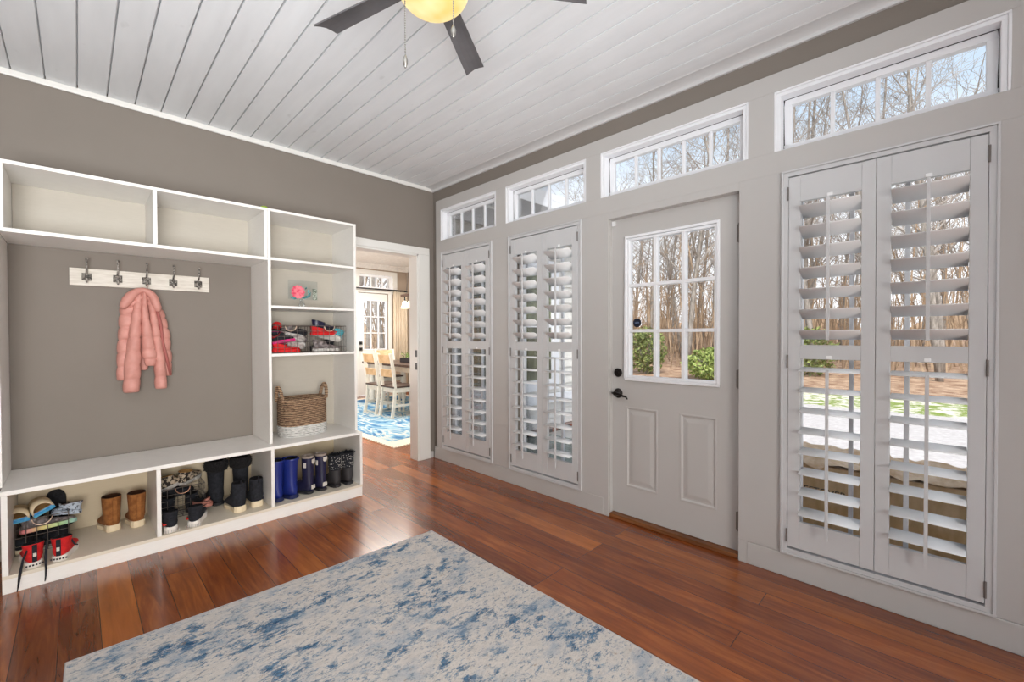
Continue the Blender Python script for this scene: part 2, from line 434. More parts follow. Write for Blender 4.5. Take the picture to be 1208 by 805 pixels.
# ------------------------------------------------------------------ mesh builder
class MB:
    def __init__(self):
        self.v, self.f = [], []

    def add(self, vs, fs):
        o = len(self.v)
        self.v += [tuple(p) for p in vs]
        self.f += [tuple(i + o for i in q) for q in fs]
        return self

    def box(self, x0, x1, y0, y1, z0, z1):
        vs = [(x, y, z) for x in (x0, x1) for y in (y0, y1) for z in (z0, z1)]
        fs = [(0, 1, 3, 2), (4, 6, 7, 5), (0, 4, 5, 1), (2, 3, 7, 6), (0, 2, 6, 4), (1, 5, 7, 3)]
        return self.add(vs, fs)

    def obox(self, c, size, rot):
        """box centred on c, turned by a rotation matrix"""
        vs = []
        for sx in (-.5, .5):
            for sy in (-.5, .5):
                for sz in (-.5, .5):
                    vs.append(Vector(c) + rot @ Vector((sx * size[0], sy * size[1], sz * size[2])))
        fs = [(0, 1, 3, 2), (4, 6, 7, 5), (0, 4, 5, 1), (2, 3, 7, 6), (0, 2, 6, 4), (1, 5, 7, 3)]
        return self.add(vs, fs)

    def loft(self, rings, cap0=True, cap1=True):
        n = len(rings[0])
        vs = [p for r in rings for p in r]
        fs = []
        for i in range(len(rings) - 1):
            for j in range(n):
                a, b = i * n + j, i * n + (j + 1) % n
                fs.append((a, b, b + n, a + n))
        if cap0:
            fs.append(tuple(reversed(range(n))))
        if cap1:
            fs.append(tuple(range((len(rings) - 1) * n, len(rings) * n)))
        return self.add(vs, fs)

    def tube(self, path, radii, n=8, cap=True):
        path = [Vector(p) for p in path]
        if isinstance(radii, (int, float)):
            radii = [radii] * len(path)
        rings = []
        up = Vector((0, 0, 1))
        prev = None
        for i, p in enumerate(path):
            t = (path[min(i + 1, len(path) - 1)] - path[max(i - 1, 0)]).normalized()
            if prev is None:
                a = up.cross(t)
                if a.length < 0.05:
                    a = Vector((1, 0, 0)).cross(t)
            else:
                a = prev - t * prev.dot(t)
                if a.length < 1e-5:
                    a = Vector((1, 0, 0)).cross(t)
            a.normalize()
            prev = a
            b = t.cross(a)
            rings.append([p + a * (radii[i] * math.cos(2 * PI * k / n)) + b * (radii[i] * math.sin(2 * PI * k / n)) for k in range(n)])
        return self.loft(rings, cap, cap)

    def lathe(self, prof, n=24, c=(0, 0, 0), sx=1.0, sy=1.0, caps=True):
        rings = [[(c[0] + r * sx * math.cos(2 * PI * k / n), c[1] + r * sy * math.sin(2 * PI * k / n), c[2] + z) for k in range(n)] for r, z in prof]
        return self.loft(rings, caps, caps)

    def prism(self, poly, z0, z1):
        """2-D outline (x, y) raised from z0 to z1"""
        return self.loft([[(x, y, z0) for x, y in poly], [(x, y, z1) for x, y in poly]])

    def sphere(self, c, r, n=16, m=10, sc=(1, 1, 1)):
        rings = []
        for i in range(1, m):
            a = PI * i / m
            rings.append([(c[0] + sc[0] * r * math.sin(a) * math.cos(2 * PI * k / n), c[1] + sc[1] * r * math.sin(a) * math.sin(2 * PI * k / n), c[2] - sc[2] * r * math.cos(a)) for k in range(n)])
        return self.loft(rings)

    def torus(self, c, R, r, axis='y', n=24, m=6, a0=0, a1=2 * PI):
        full = abs(a1 - a0 - 2 * PI) < 1e-6
        pts = []
        cnt = n if full else n + 1
        for i in range(cnt):
            a = a0 + (a1 - a0) * i / n
            u, w = R * math.cos(a), R * math.sin(a)
            pts.append({'y': (c[0] + u, c[1], c[2] + w), 'x': (c[0], c[1] + u, c[2] + w), 'z': (c[0] + u, c[1] + w, c[2])}[axis])
        if full:
            pts += [pts[0], pts[1]]
        return self.tube(pts, r, m, cap=not full)

    def plate(self, ys, zs, holes, x0, x1):
        """slab in the y-z plane, x0..x1 thick, with rectangular holes (y0,y1,z0,z1)"""
        Y = sorted(set([ys[0], ys[1]] + [h for q in holes for h in q[:2] if ys[0] < h < ys[1]]))
        Z = sorted(set([zs[0], zs[1]] + [h for q in holes for h in q[2:] if zs[0] < h < zs[1]]))
        filled = {}
        for i in range(len(Y) - 1):
            for j in range(len(Z) - 1):
                cy, cz = (Y[i] + Y[i + 1]) / 2, (Z[j] + Z[j + 1]) / 2
                filled[i, j] = not any(h[0] < cy < h[1] and h[2] < cz < h[3] for h in holes)
        for (i, j), ok in filled.items():
            if not ok:
                continue
            a, b, c, d = Y[i], Y[i + 1], Z[j], Z[j + 1]
            self.add([(x0, a, c), (x0, b, c), (x0, b, d), (x0, a, d)], [(0, 3, 2, 1)])
            self.add([(x1, a, c), (x1, b, c), (x1, b, d), (x1, a, d)], [(0, 1, 2, 3)])
            for (di, dj, q) in ((-1, 0, [(x0, a, c), (x0, a, d), (x1, a, d), (x1, a, c)]), (1, 0, [(x0, b, c), (x1, b, c), (x1, b, d), (x0, b, d)]),
                                (0, -1, [(x0, a, c), (x1, a, c), (x1, b, c), (x0, b, c)]), (0, 1, [(x0, a, d), (x0, b, d), (x1, b, d), (x1, a, d)])):
                if not filled.get((i + di, j + dj), False):
                    self.add(q, [(0, 1, 2, 3)])
        return self

    def frame(self, y0, y1, z0, z1, w, x0, x1, sides='lrtb', wb=None):
        """rectangular frame of four bars in the y-z plane"""
        wb = w if wb is None else wb
        zb = z0 + (wb if 'b' in sides else 0)
        zt = z1 - (w if 't' in sides else 0)
        if 'l' in sides:
            self.box(x0, x1, y1 - w, y1, zb, zt)
        if 'r' in sides:
            self.box(x0, x1, y0, y0 + w, zb, zt)
        if 't' in sides:
            self.box(x0, x1, y0, y1, z1 - w, z1)
        if 'b' in sides:
            self.box(x0, x1, y0, y1, z0, z0 + wb)
        return self

    def build(self, name, mat, parent=None, smooth=False, bevel=0.0, world=True, sub=0):
        off = Vector((0, 0, 0))
        if parent is not None and world:
            p = parent
            while p is not None:
                off += Vector(p.location)
                p = p.parent
        me = bpy.data.meshes.new(name)
        me.from_pydata([tuple(Vector(v) - off) for v in self.v], [], self.f)
        bm = bmesh.new()
        bm.from_mesh(me)
        bmesh.ops.remove_doubles(bm, verts=bm.verts, dist=1e-5)
        bmesh.ops.recalc_face_normals(bm, faces=bm.faces)
        bm.to_mesh(me)
        bm.free()
        if smooth:
            me.polygons.foreach_set('use_smooth', [True] * len(me.polygons))
        me.materials.append(mat)
        ob = bpy.data.objects.new(name, me)
        COL.objects.link(ob)
        if parent is not None:
            ob.parent = parent
        if bevel:
            md = ob.modifiers.new('edge', 'BEVEL')
            md.width = bevel
            md.segments = 2
            md.limit_method = 'ANGLE'
            md.angle_limit = math.radians(40)
        if sub:
            md = ob.modifiers.new('round', 'SUBSURF')
            md.levels = md.render_levels = sub
        return ob


def tag(o, label=None, cat=None, group=None, kind=None):
    if label:
        o['label'] = label
    if cat:
        o['category'] = cat
    if group:
        o['group'] = group
    if kind:
        o['kind'] = kind
    return o


def thing(name, label, cat, loc=(0, 0, 0), rz=0.0, group=None, rot=None):
    o = bpy.data.objects.new(name, None)
    o.empty_display_size = 0.05
    COL.objects.link(o)
    o.location = loc
    o.rotation_euler = rot if rot else (0, 0, rz)
    return tag(o, label, cat, group)


def struct(o):
    o['kind'] = 'structure'
    return o


def empty_struct(name, loc=(0, 0, 0)):
    o = bpy.data.objects.new(name, None)
    COL.objects.link(o)
    o.location = loc
    o['kind'] = 'structure'
    return o


def copy_tree(root, loc, rz=0.0, label=None, group=None, rot=None):
    r = root.copy()
    COL.objects.link(r)
    r.location = loc
    r.rotation_euler = rot if rot else (0, 0, rz)
    if label:
        r['label'] = label
    if group:
        r['group'] = group
    for ch in list(root.children):
        c = ch.copy()
        COL.objects.link(c)
        c.parent = r
        for g in list(ch.children):
            d = g.copy()
            COL.objects.link(d)
            d.parent = c
    return r


# ------------------------------------------------------------------ dimensions (metres)
# corner of the two walls at the origin, room in x<0, y<0
H = 2.78           # ceiling boards
XB = -0.02         # face of the white panelling on the window wall
SHUT = [(-0.925, -0.170), (-1.888, -1.133), (-3.912, -3.155)]       # shutter frames (y)
SZ = (0.123, 2.105)
DOOR = (-2.949, -2.108, 0.0, 2.062)
TRANS = [(-0.975, -0.155, 4), (-1.925, -1.095, 4), (-2.993, -2.048, 5), (-3.938, -3.118, 4)]
TZ = (2.222, 2.535)

# ------------------------------------------------------------------ setting
b = MB()
b.box(-6.0, 0.16, -7.0, 0.0, -0.05, 0.0)
b.box(-3.0, 2.72, 0.0, 4.95, -0.05, 0.0)
struct(b.build('floor', M['floor']))

# ceiling boards: bevelled grooves every 0.133 m, running along y
b = MB()
xs = []
x = 0.133 * 1 - 0.133 * 46 + 0.0
prof = []
k0 = -46
for k in range(k0, 1):
    xc = 0.0 + 0.133 * k - 0.072
    prof += [(xc - 0.0070, H), (xc - 0.0030, H + 0.004), (xc - 0.0025, H + 0.022), (xc + 0.0025, H + 0.022), (xc + 0.0026, H)]
prof = [(-6.2, H)] + [p for p in prof if p[0] > -6.1] + [(0.14, H)]
b.loft([[(x, y, z) for x, z in prof] + [(0.14, y, H + 0.05), (-6.2, y, H + 0.05)] for y in (-7.0, 0.0)])
struct(b.build('ceiling', M['ceiling']))

# back wall with the cased opening to the dining room; it runs on as the outside wall of the dining wing
OPN = (-0.95, -0.19, 2.083)
b = MB()
b.box(-6.0, OPN[0], 0.0, 0.12, 0, H)
b.box(OPN[1], 0.14, 0.0, 0.12, 0, H)
b.box(OPN[0], OPN[1], 0.0, 0.12, OPN[2], H)
b.box(-6.0, 0.14, 0.0005, 0.12, H, H + .05)
struct(b.build('wall_back', M['paint']))

struct(MB().box(-4.6, -4.5, -7.0, 0.0, 0, H).build('wall_left', M['paint']))
holes = [(a + .02, c - .02, SZ[0] + .02, SZ[1] - .02) for a, c in SHUT] + [DOOR] + [(a, c, TZ[0], TZ[1]) for a, c, _ in TRANS]
b = MB().plate((-7.0, 0.0), (0, H), holes, 0.0, 0.14)
struct(b.build('wall_right', M['paint']))

# white panelling: separate boards butted together
YL = -0.077
tn = 0
def trim(mb, name=None, mat='panel', bevel=0.0012):
    global tn
    tn += 1
    return struct(mb.build(name or 'trim_%d' % tn, M[mat], bevel=bevel))

trim(MB().box(XB, 0, -7.0, YL, 2.108, TZ[0]))                       # header rail
trim(MB().box(XB, 0, -7.0, YL, TZ[1], 2.632))                       # top rail
ys = [YL] + [v for a, c, _ in TRANS for v in (c, a)] + [-7.0]
for i in range(0, len(ys), 2):
    trim(MB().box(XB, 0, ys[i + 1], ys[i], TZ[0], TZ[1]))
stl = [(SHUT[0][1], YL), (SHUT[1][1], SHUT[0][0]), (DOOR[1], SHUT[1][0]), (SHUT[2][1], DOOR[0]), (-7.0, SHUT[2][0])]
for i, (a, c) in enumerate(stl):
    trim(MB().box(XB, 0, a, c, 0.123 if i not in (2,) else 0.0, 2.108))
trim(MB().box(XB, 0, DOOR[0], DOOR[1], DOOR[3], 2.108))
b = MB().box(XB - .002, 0, DOOR[1] + .04, -0.03, 0, 0.121)
struct(b.build('baseboard_right', M['panel'], bevel=0.003))
struct(MB().box(XB - .002, 0, -7.0, DOOR[0] - .045, 0, 0.121).build('baseboard_right_front', M['panel'], bevel=0.003))
trim(MB().box(XB, 0, DOOR[0] - .045, DOOR[0], 0, 0.123))
struct(MB().box(-0.062, -0.02, -0.016, 0, 0, 0.07).build('baseboard_back', M['panel'], bevel=0.003))

# ceiling mouldings
trim(MB().box(-6.0, -0.02, -0.016, 0, 2.743, H), mat='trim', bevel=0.005)
pr = [(0, 2.743), (-0.014, 2.743), (-0.018, 2.750)]
for k in range(9):
    a = PI / 2 * k / 8
    pr.append((-0.018 - 0.075 * (1 - math.cos(a)), 2.750 + 0.026 * math.sin(a)))
pr += [(-0.1, H), (0, H)]
b = MB().loft([[(x, y, z) for x, z in pr] for y in (-7.0, 0.0)])
trim(b, mat='cove', bevel=0)

# cased opening
b = MB()
for y0, y1 in ((-0.02, 0.0), (0.12, 0.14)):
    b.box(OPN[1] - .004 + .006, OPN[1] + .128, y0, y1, 0, OPN[2])
    b.box(OPN[0] - .082, OPN[0] - .002, y0, y1, 0, OPN[2])
    b.box(OPN[0] - .082, OPN[1] + .128, y0, y1, OPN[2], 2.154)
trim(b, mat='trim', bevel=0.003)
b = MB()
b.box(OPN[1], OPN[1] - 0.018, -0.012, 0.132, 0, OPN[2])
b.box(OPN[0], OPN[0] + 0.018, -0.012, 0.132, 0, OPN[2])
b.box(OPN[0], OPN[1], -0.012, 0.132, OPN[2] - .018, OPN[2])
jamb = trim(b, mat='trim', bevel=0.002)
for z in (1.085, 0.955):
    sp = MB().box(OPN[1] - .0195, OPN[1] - .0178, -0.008, 0.034, z - .034, z + .034)
    sp.box(OPN[1] - .021, OPN[1] - .019, 0.002, 0.022, z - .016, z + .016)
    sp.build('strike_plate', M['bronze'], jamb)


# ---- windows
def make_window(n, y0, y1, z0, z1, cols, xs, sash_w, bot_w, rows=()):
    root = empty_struct('window_%d' % n, (xs, (y0 + y1) / 2, z0))
    MB().frame(y0, y1, z0, z1, sash_w, xs, xs + .035, wb=bot_w).build('sash', M['sash'], root, bevel=0.003)
    a, c, e, f = y0 + sash_w, y1 - sash_w, z0 + bot_w, z1 - sash_w
    m = MB()
    for i in range(1, cols):
        yc = a + (c - a) * i / cols
        m.box(xs + .006, xs + .030, yc - .009, yc + .009, e, f)
    for zr, w in rows:
        m.box(xs + .004, xs + .032, a, c, zr - w / 2, zr + w / 2)
    m.build('muntin', M['sash'], root, bevel=0.002)
    MB().box(xs + .016, xs + .019, a - .004, c + .004, e - .004, f + .004).build('glass_pane', M['glass'], root)
    return root

n = 0
for (a, c, cols) in TRANS:
    n += 1
    g = 0.033
    w = make_window(n, a + g, c - g, TZ[0] + .004, TZ[1] - .030, cols, 0.05, 0.032, 0.038)
    m = MB()
    m.frame(a, c, TZ[0], TZ[1], 0.010, XB + .0005, 0.0, 'lrt')
    m.frame(a + .010, c - .010, TZ[0], TZ[1] - .010, 0.018, XB + .008, 0.05, 'lrt')
    m.box(XB + .004, 0.05, a, c, TZ[0] - .0005, TZ[0] + .0035)
    m.build('casing_moulding', M['sash'], w, bevel=0.002)
    MB().frame(a + .0275, c - .0275, TZ[0], TZ[1] - .0240, 0.0065, 0.0535, 0.062, 'lrt').build('gap_shade_strip', M['gap'], w)  # dark strip painted as the shade between sash and moulding
for (a, c) in SHUT:
    n += 1
    make_window(n, a + .022, c - .022, SZ[0] + .03, SZ[1] - .022, 3, 0.085, 0.05, 0.07, rows=((1.17, 0.06),))


# ---- plantation shutters
def louver_bank(y0, y1, zs, tilt, x0=-0.016, w=0.114, t=0.0105):
    m = MB()
    ca, sa = math.cos(tilt), math.sin(tilt)
    n = 14
    for z in zs:
        r = []
        for yy in (y0, y1):
            ring = []
            for k in range(n):
                a = 2 * PI * k / n
                u, v = w / 2 * math.cos(a), t / 2 * math.sin(a)
                u = w / 2 * math.copysign(abs(math.cos(a)) ** 0.8, math.cos(a))
                # room side is -x; positive tilt lifts the room edge
                ring.append((x0 + u * ca + v * sa, yy, z - u * sa + v * ca))
            r.append(ring)
        m.loft(r)
    return m


def make_shutter(a, c, label, tilt_u, tilt_l):
    root = thing('plantation_shutter', label, 'shutter', (XB, (a + c) / 2, SZ[0]), group=None)
    z0, z1 = SZ
    f = MB()
    f.frame(a, c, z0, z1, 0.010, XB - .014, XB + .02)
    f.frame(a + .010, c - .010, z0 + .010, z1 - .010, 0.0215, XB - .008, XB + .03)
    f.build('shutter_frame', M['shutter'], root, bevel=0.002)
    mid = (a + c) / 2
    P0, P1 = 0.167, 2.066
    for side in (1, -1):
        ya, yb = (mid + .001, c - .033) if side == 1 else (a + .033, mid - .001)
        xa, xb = XB - .010, XB + .018
        st = 0.051
        p = MB()
        p.box(xa, xb, ya, ya + st, P0, P1)
        p.box(xa, xb, yb - st, yb, P0, P1)
        p.box(xa + .001, xb - .001, ya + st, yb - st, 1.936, P1)
        p.box(xa + .001, xb - .001, ya + st, yb - st, 1.140, 1.210)
        p.box(xa + .001, xb - .001, ya + st, yb - st, P0, 0.305)
        yc = (ya + yb) / 2
        panel = p.build('shutter_panel', M['shutter'], root, bevel=0.002)
        zu = [1.936 - .0525 - .1037 * k for k in range(7)]
        zl = [1.140 - .0530 - .1040 * k for k in range(8)]
        louver_bank(ya + st + .001, yb - st - .001, zu, tilt_u).build('louver_bank', M['louver'], panel, smooth=True)
        louver_bank(ya + st + .001, yb - st - .001, zl, tilt_l).build('louver_bank', M['louver'], panel, smooth=True)
        for zz, tl, top, bot in ((zu, tilt_u, 1.925, 1.236), (zl, tilt_l, 1.090, 0.262)):
            xr = -0.016 - .057 * math.cos(tl) - .006
            r = MB().box(xr - .005, xr + .004, yc - .0065, yc + .0065, bot, top)
            for z in zz:
                ze = z + .057 * math.sin(tl)
                r.torus((xr + .003, yc, ze), .004, .0009, 'y', 8, 4)
            r.build('tilt_rod', M['shutter'], panel, bevel=0.002)
        # mouse-hole notch where the rod meets each rail
        for z in (1.936, 1.140):
            MB().box(xa - .0015, xa + .004, yc - .011, yc + .011, z + .002, z + .018).build('rod_notch', M['louver'], panel, bevel=0.002)
        ye = yb + .0025 if side == 1 else ya - .0025
        for z in (1.985, 1.125, 0.225):
            hg = MB().tube([(xa - .003, ye, z - .034), (xa - .003, ye, z + .034)], .0042, 8)
            hg.build('hinge', M['hinge'], panel)
    return root

make_shutter(*SHUT[0], 'white louvered shutter pair closest to the dining room doorway', math.radians(27), math.radians(-3))
make_shutter(*SHUT[1], 'white louvered shutter pair just left of the entry door', math.radians(27), math.radians(-2))
make_shutter(*SHUT[2], 'white louvered shutter pair right of the entry door', math.radians(24), math.radians(-7))

# ---- entry door
XD = 0.028
d = empty_struct('door_1', (XD, -2.515, 0.03))
dy0, dy1, dz0, dz1 = -2.932, -2.101, 0.030, 2.060
dy0, dy1 = -2.934, -2.112
gl = (-2.832, -2.214, 0.955, 1.934)      # glass frame
pan = [(-2.448, -2.218, 0.226, 0.777), (-2.818, -2.592, 0.226, 0.777)]
s = MB().plate((dy0, dy1), (dz0, dz1), [gl] + [p for p in pan], XD, XD + .044)
s.build('door_slab', M['panel'], d, bevel=0.0)
for p in pan:
    m = MB()
    rings = []
    for ins, dx in ((0, 0.0), (.006, -.0015), (.012, -.001), (.020, .005), (.030, .005), (.052, .0005), (.060, .0)):
        a0, a1, c0, c1 = p[0] + ins, p[1] - ins, p[2] + ins, p[3] - ins
        rings.append([(XD + dx, a0, c0), (XD + dx, a1, c0), (XD + dx, a1, c1), (XD + dx, a0, c1)])
    m.loft(rings, False, True)
    m.build('raised_panel', M['panel'], d)
m = MB()
m.frame(gl[0], gl[1], gl[2], gl[3], .018, XD - .012, XD + .05)
m.frame(gl[0] + .018, gl[1] - .018, gl[2] + .018, gl[3] - .018, .014, XD - .006, XD + .046)
gf = m.build('glass_frame', M['sash'], d, bevel=0.004)
a, c, e, f = gl[0] + .032, gl[1] - .032, gl[2] + .032, gl[3] - .032
m = MB()
for i in (1, 2):
    yc = a + (c - a) * i / 3
    m.box(XD - .004, XD + .045, yc - .010, yc + .010, e, f)
    zc = e + (f - e) * i / 3
    m.box(XD - .0030, XD + .044, a, c, zc - .010, zc + .010)
m.build('muntin', M['sash'], gf)
MB().box(XD + .02, XD + .024, a - .004, c + .004, e - .004, f + .004).build('glass_pane', M['glass'], d)
# hardware
def disc_x(mb, y, z, prof, n=24):
    rings = [[(x, y + r * math.cos(2 * PI * k / n), z + r * math.sin(2 * PI * k / n)) for k in range(n)] for r, x in prof]
    mb.loft(rings)
    return mb
yb_, zb_ = -2.160, 1.004
m = disc_x(MB(), yb_, zb_, [(.030, XD), (.031, XD - .006), (.026, XD - .012), (.014, XD - .014), (.012, XD - .016)])
m.box(XD - .034, XD - .014, yb_ - .004, yb_ + .004, zb_ - .014, zb_ + .014)
m.build('deadbolt', M['bronze'], d, smooth=False, bevel=0.001)
zl_ = 0.861
m = disc_x(MB(), yb_, zl_, [(.034, XD), (.034, XD - .005), (.029, XD - .010), (.013, XD - .012), (.012, XD - .05), (.010, XD - .055)])
path = [(XD - .046, yb_ + .022, zl_ + .004), (XD - .048, yb_, zl_ + .004), (XD - .048, yb_ - .03, zl_), (XD - .047, yb_ - .06, zl_ - .010), (XD - .046, yb_ - .085, zl_ - .014), (XD - .044, yb_ - .096, zl_ - .030)]
m.tube(path, [.006, .011, .010, .008, .007, .004], 10)
m.build('lever_handle', M['bronze'], d, smooth=True)
MB().box(XD - .004, XD + .01, dy1 + .0005, dy1 + .004, zl_ - .03, zl_ + .03).build('latch_plate', M['bronze'], d)
for z in (1.838, 1.012, 0.202):
    hg = MB().tube([(XD - .007, dy0 - .004, z - .055), (XD - .007, dy0 - .004, z + .055)], .0065, 10)
    hg.box(XD - .002, XD + .002, dy0 - .008, dy0 + .012, z - .05, z + .05)
    hg.build('hinge', M['hinge'], d)
MB().box(XD - .012, XD, dy1 - .028, dy1 - .004, 2.020, 2.052).build('contact_sensor', M['whiteplastic'], d, bevel=0.002)
# door frame: jambs, stops, dark strips painted for the reveal's shade, threshold
m = MB()
m.box(0.0, 0.16, DOOR[0], DOOR[0] + .004, 0, DOOR[3])
m.box(0.0, 0.16, DOOR[1] - .004, DOOR[1], 0, DOOR[3])
m.box(0.0, 0.16, DOOR[0], DOOR[1], DOOR[3] - .0015, DOOR[3])
trim(m, mat='panel', bevel=0)
m = MB()
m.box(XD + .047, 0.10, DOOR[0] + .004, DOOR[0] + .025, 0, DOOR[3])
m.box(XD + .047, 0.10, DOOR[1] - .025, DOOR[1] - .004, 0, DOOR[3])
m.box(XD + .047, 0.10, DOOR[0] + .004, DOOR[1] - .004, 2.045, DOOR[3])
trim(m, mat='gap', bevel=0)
m = MB().box(-0.012, 0.17, DOOR[0] + .004, DOOR[1] - .004, 0, 0.026)
trim(m, name='trim_threshold', mat='oak', bevel=0.004)
m = disc_x(MB(), -2.292, 1.346, [(.030, XD + .0198), (.030, XD + .0185), (.027, XD + .018)])
st = tag(m.build('alarm_sticker', M['sticker']), 'round dark navy alarm sticker on the entry door glass', 'sticker')
m = MB()
for k, (hh, ww) in enumerate(((.011, .003), (.014, .003), (.011, .003))):
    yy = -2.292 + .010 - .010 * k
    m.torus((XD + .0176, yy, 1.346), .0034, .0011, 'x', 10, 4)
    m.box(XD + .017, XD + .0179, yy - .0045, yy - .0030, 1.3415, 1.3415 + hh)
m.build('printed_mark', M['stickermark'], st)

# ------------------------------------------------------------------ storage furniture
YB, YU, ZT = -0.508, -0.42, 0.508
T = 0.019
# bench
bench = thing('storage_bench', 'long low white shoe bench with three open compartments under the hooks', 'bench', (-1.965, -0.25, 0))
def part(mb, name, parent, mat='cabinet', bevel=0.0015, **k):
    return mb.build(name, M[mat], parent, bevel=bevel, **k)
part(MB().box(-2.893, -1.037, YB, -0.006, ZT - .022, ZT), 'bench_top', bench)
part(MB().box(-2.891, -1.038, YB + .002, -0.008, .072, .090), 'bottom_shelf', bench, 'shelf_shade')
part(MB().box(-2.891, -1.038, YB + .006, YB + .024, 0, .0715), 'toe_board', bench)
for x0, x1 in ((-2.891, -2.869), (-1.057, -1.037)):
    part(MB().box(x0, x1, YB + .001, -0.007, .0905, ZT - .0225), 'side_panel', bench)
for x0, x1 in ((-2.301, -2.280), (-1.692, -1.671)):
    part(MB().box(x0, x1, YB + .001, -0.012, .0905, ZT - .0225), 'divider', bench)
part(MB().box(-2.868, -1.058, -0.0115, -0.004, .0905, ZT - .0225), 'back_panel', bench, 'bench_shade', 0)

# upper open cabinet with its long left side panel
hut = thing('wall_cabinet', 'white open two-bay upper cabinet spanning above the coat hooks', 'cabinet', (-2.283, -0.2, ZT))
part(MB().box(-2.891, -1.676, YU, -0.004, 2.138, 2.157), 'top_panel', hut)
part(MB().box(-2.8905, -1.676, YU, -0.004, 1.796, 1.816), 'bottom_panel', hut)
part(MB().box(-2.890, -2.871, YU + .0005, -0.004, 1.8165, 2.1375), 'side_panel', hut)
part(MB().box(-1.695, -1.676, YU + .0005, -0.004, 1.8165, 2.1375), 'side_panel', hut)
part(MB().box(-2.291, -2.271, YU + .0005, -0.012, 1.8165, 2.1375), 'divider', hut)
part(MB().box(-2.870, -1.696, -0.0115, -0.003, 1.8165, 2.1375), 'back_panel', hut, 'cab_shade', 0)
part(MB().box(-2.910, -2.891, YU + .001, -0.004, ZT + .001, 1.7955), 'leg_panel', hut)

# tower
tow = thing('bookcase_tower', 'tall white open shelf tower beside the dining room doorway', 'bookcase', (-1.355, -0.2, ZT))
part(MB().box(-1.675, -1.656, YU, -0.004, ZT + .001, 2.158), 'side_panel', tow)
part(MB().box(-1.054, -1.035, YU, -0.004, ZT + .001, 2.158), 'side_panel', tow)
part(MB().box(-1.6555, -1.0545, YU, -0.004, 2.140, 2.158), 'top_panel', tow)
for z in (1.799, 1.463, 1.122):
    part(MB().box(-1.6555, -1.0545, YU + .001, -0.012, z, z + .019), 'shelf', tow)
part(MB().box(-1.6555, -1.0545, -0.0115, -0.003, ZT + .001, 2.1395), 'back_panel', tow, 'cab_shade', 0)

# ------------------------------------------------------------------ coat hooks
rail = thing('coat_hook_rail', 'whitewashed wooden board with five ornate pewter coat hooks', 'coat rack', (-2.295, 0, 1.58))
part(MB().box(-2.647, -1.943, -0.018, -0.0005, 1.581, 1.686), 'board', rail, 'whitewash', 0.002)
for x in (-2.572, -2.431, -2.290, -2.150, -2.010):
    m = MB()
    m.box(x - .022, x + .022, -0.024, -0.018, 1.612, 1.656)
    for i in (-1, 0, 1):
        for j in (-1, 0, 1):
            m.sphere((x + .013 * i, -0.025, 1.634 + .013 * j), .006, 8, 5)
    m.tube([(x, -0.024, 1.61), (x, -0.032, 1.603), (x, -0.045, 1.600), (x, -0.056, 1.606), (x, -0.060, 1.616)], [.006, .0055, .005, .005, .006], 8)
    m.sphere((x, -0.060, 1.618), .0075, 8, 6)
    m.tube([(x, -0.024, 1.655), (x, -0.040, 1.664), (x, -0.058, 1.688), (x, -0.066, 1.715), (x, -0.064, 1.736)], [.006, .0055, .005, .0045, .004], 8)
    m.sphere((x, -0.064, 1.740), .008, 8, 6)
    m.build('coat_hook', M['pewter'], rail, smooth=True)


# ------------------------------------------------------------------ pink jacket
def puff(cl, widths, depths, seams, n=22, puffd=0.17):
    """quilted tube: centreline points (x,y,z) top to bottom with half-widths (x) and half-depths (y)"""
    rings = []
    steps = 90
    cl = [Vector(p) for p in cl]
    L = len(cl) - 1
    for s_ in range(steps + 1):
        t = s_ / steps * L
        i = min(int(t), L - 1)
        u = t - i
        u2 = u * u * (3 - 2 * u)
        p = cl[i].lerp(cl[i + 1], u)
        w = widths[i] * (1 - u2) + widths[i + 1] * u2
        dd = depths[i] * (1 - u2) + depths[i + 1] * u2
        q = abs(math.sin(PI * seams * s_ / steps)) ** 0.4
        fct = 1 - puffd + puffd * q
        ring = []
        for k in range(n):
            a = 2 * PI * k / n
            ripple = 1 + 0.03 * math.sin(3 * a + s_ * 0.35)
            ring.append((p.x + w * fct * ripple * math.cos(a), p.y + dd * (fct ** 2.2) * ripple * math.sin(a), p.z))
        rings.append(ring)
    return MB().loft(rings)

def jx(cx):
    return -2.449 + (cx / 5.55 + 125 - 137) * 0.0042
def jz(cy):
    return 1.591 - (cy / 5.55 + 330 - 338) * 0.00544

jk = thing('puffer_jacket', 'pink quilted puffer jacket hanging from the middle coat hook', 'jacket', (-2.29, -0.06, 0.9))
JY = -0.075
def jp(*pts):
    return [(jx(a), y, jz(c)) for a, c, y in pts]
def jw(*w):
    return [v / 5.55 * 0.0042 for v in w]
body = puff(jp((235, 70, -.06), (215, 130, -.065), (165, 200, -.060), (135, 350, -.058), (120, 500, -.055), (112, 660, -.052)), jw(30, 75, 72, 52, 48, 42), [.03, .045, .045, .042, .04, .035], 9)
body2 = puff(jp((255, 70, -.06), (300, 130, -.060), (335, 220, -.055), (375, 350, -.055), (390, 480, -.05), (412, 645, -.05)), jw(30, 50, 60, 55, 48, 30), [.03, .045, .045, .04, .038, .032], 9)
mid_ = puff(jp((250, 90, -.05), (255, 250, -.05), (262, 420, -.045), (250, 600, -.045)), jw(50, 70, 75, 26), [.03, .04, .035, .02], 7)
body.add(body2.v, body2.f)
body.add(mid_.v, mid_.f)
jb = body.build('jacket_body', M['pink'], jk, smooth=True)
puff(jp((222, 95, -.085), (205, 200, -.095), (185, 380, -.100), (170, 560, -.100), (160, 738, -.095)), jw(22, 34, 44, 56, 56), [.02, .033, .038, .04, .042], 8).build('sleeve', M['pink'], jk, smooth=True)
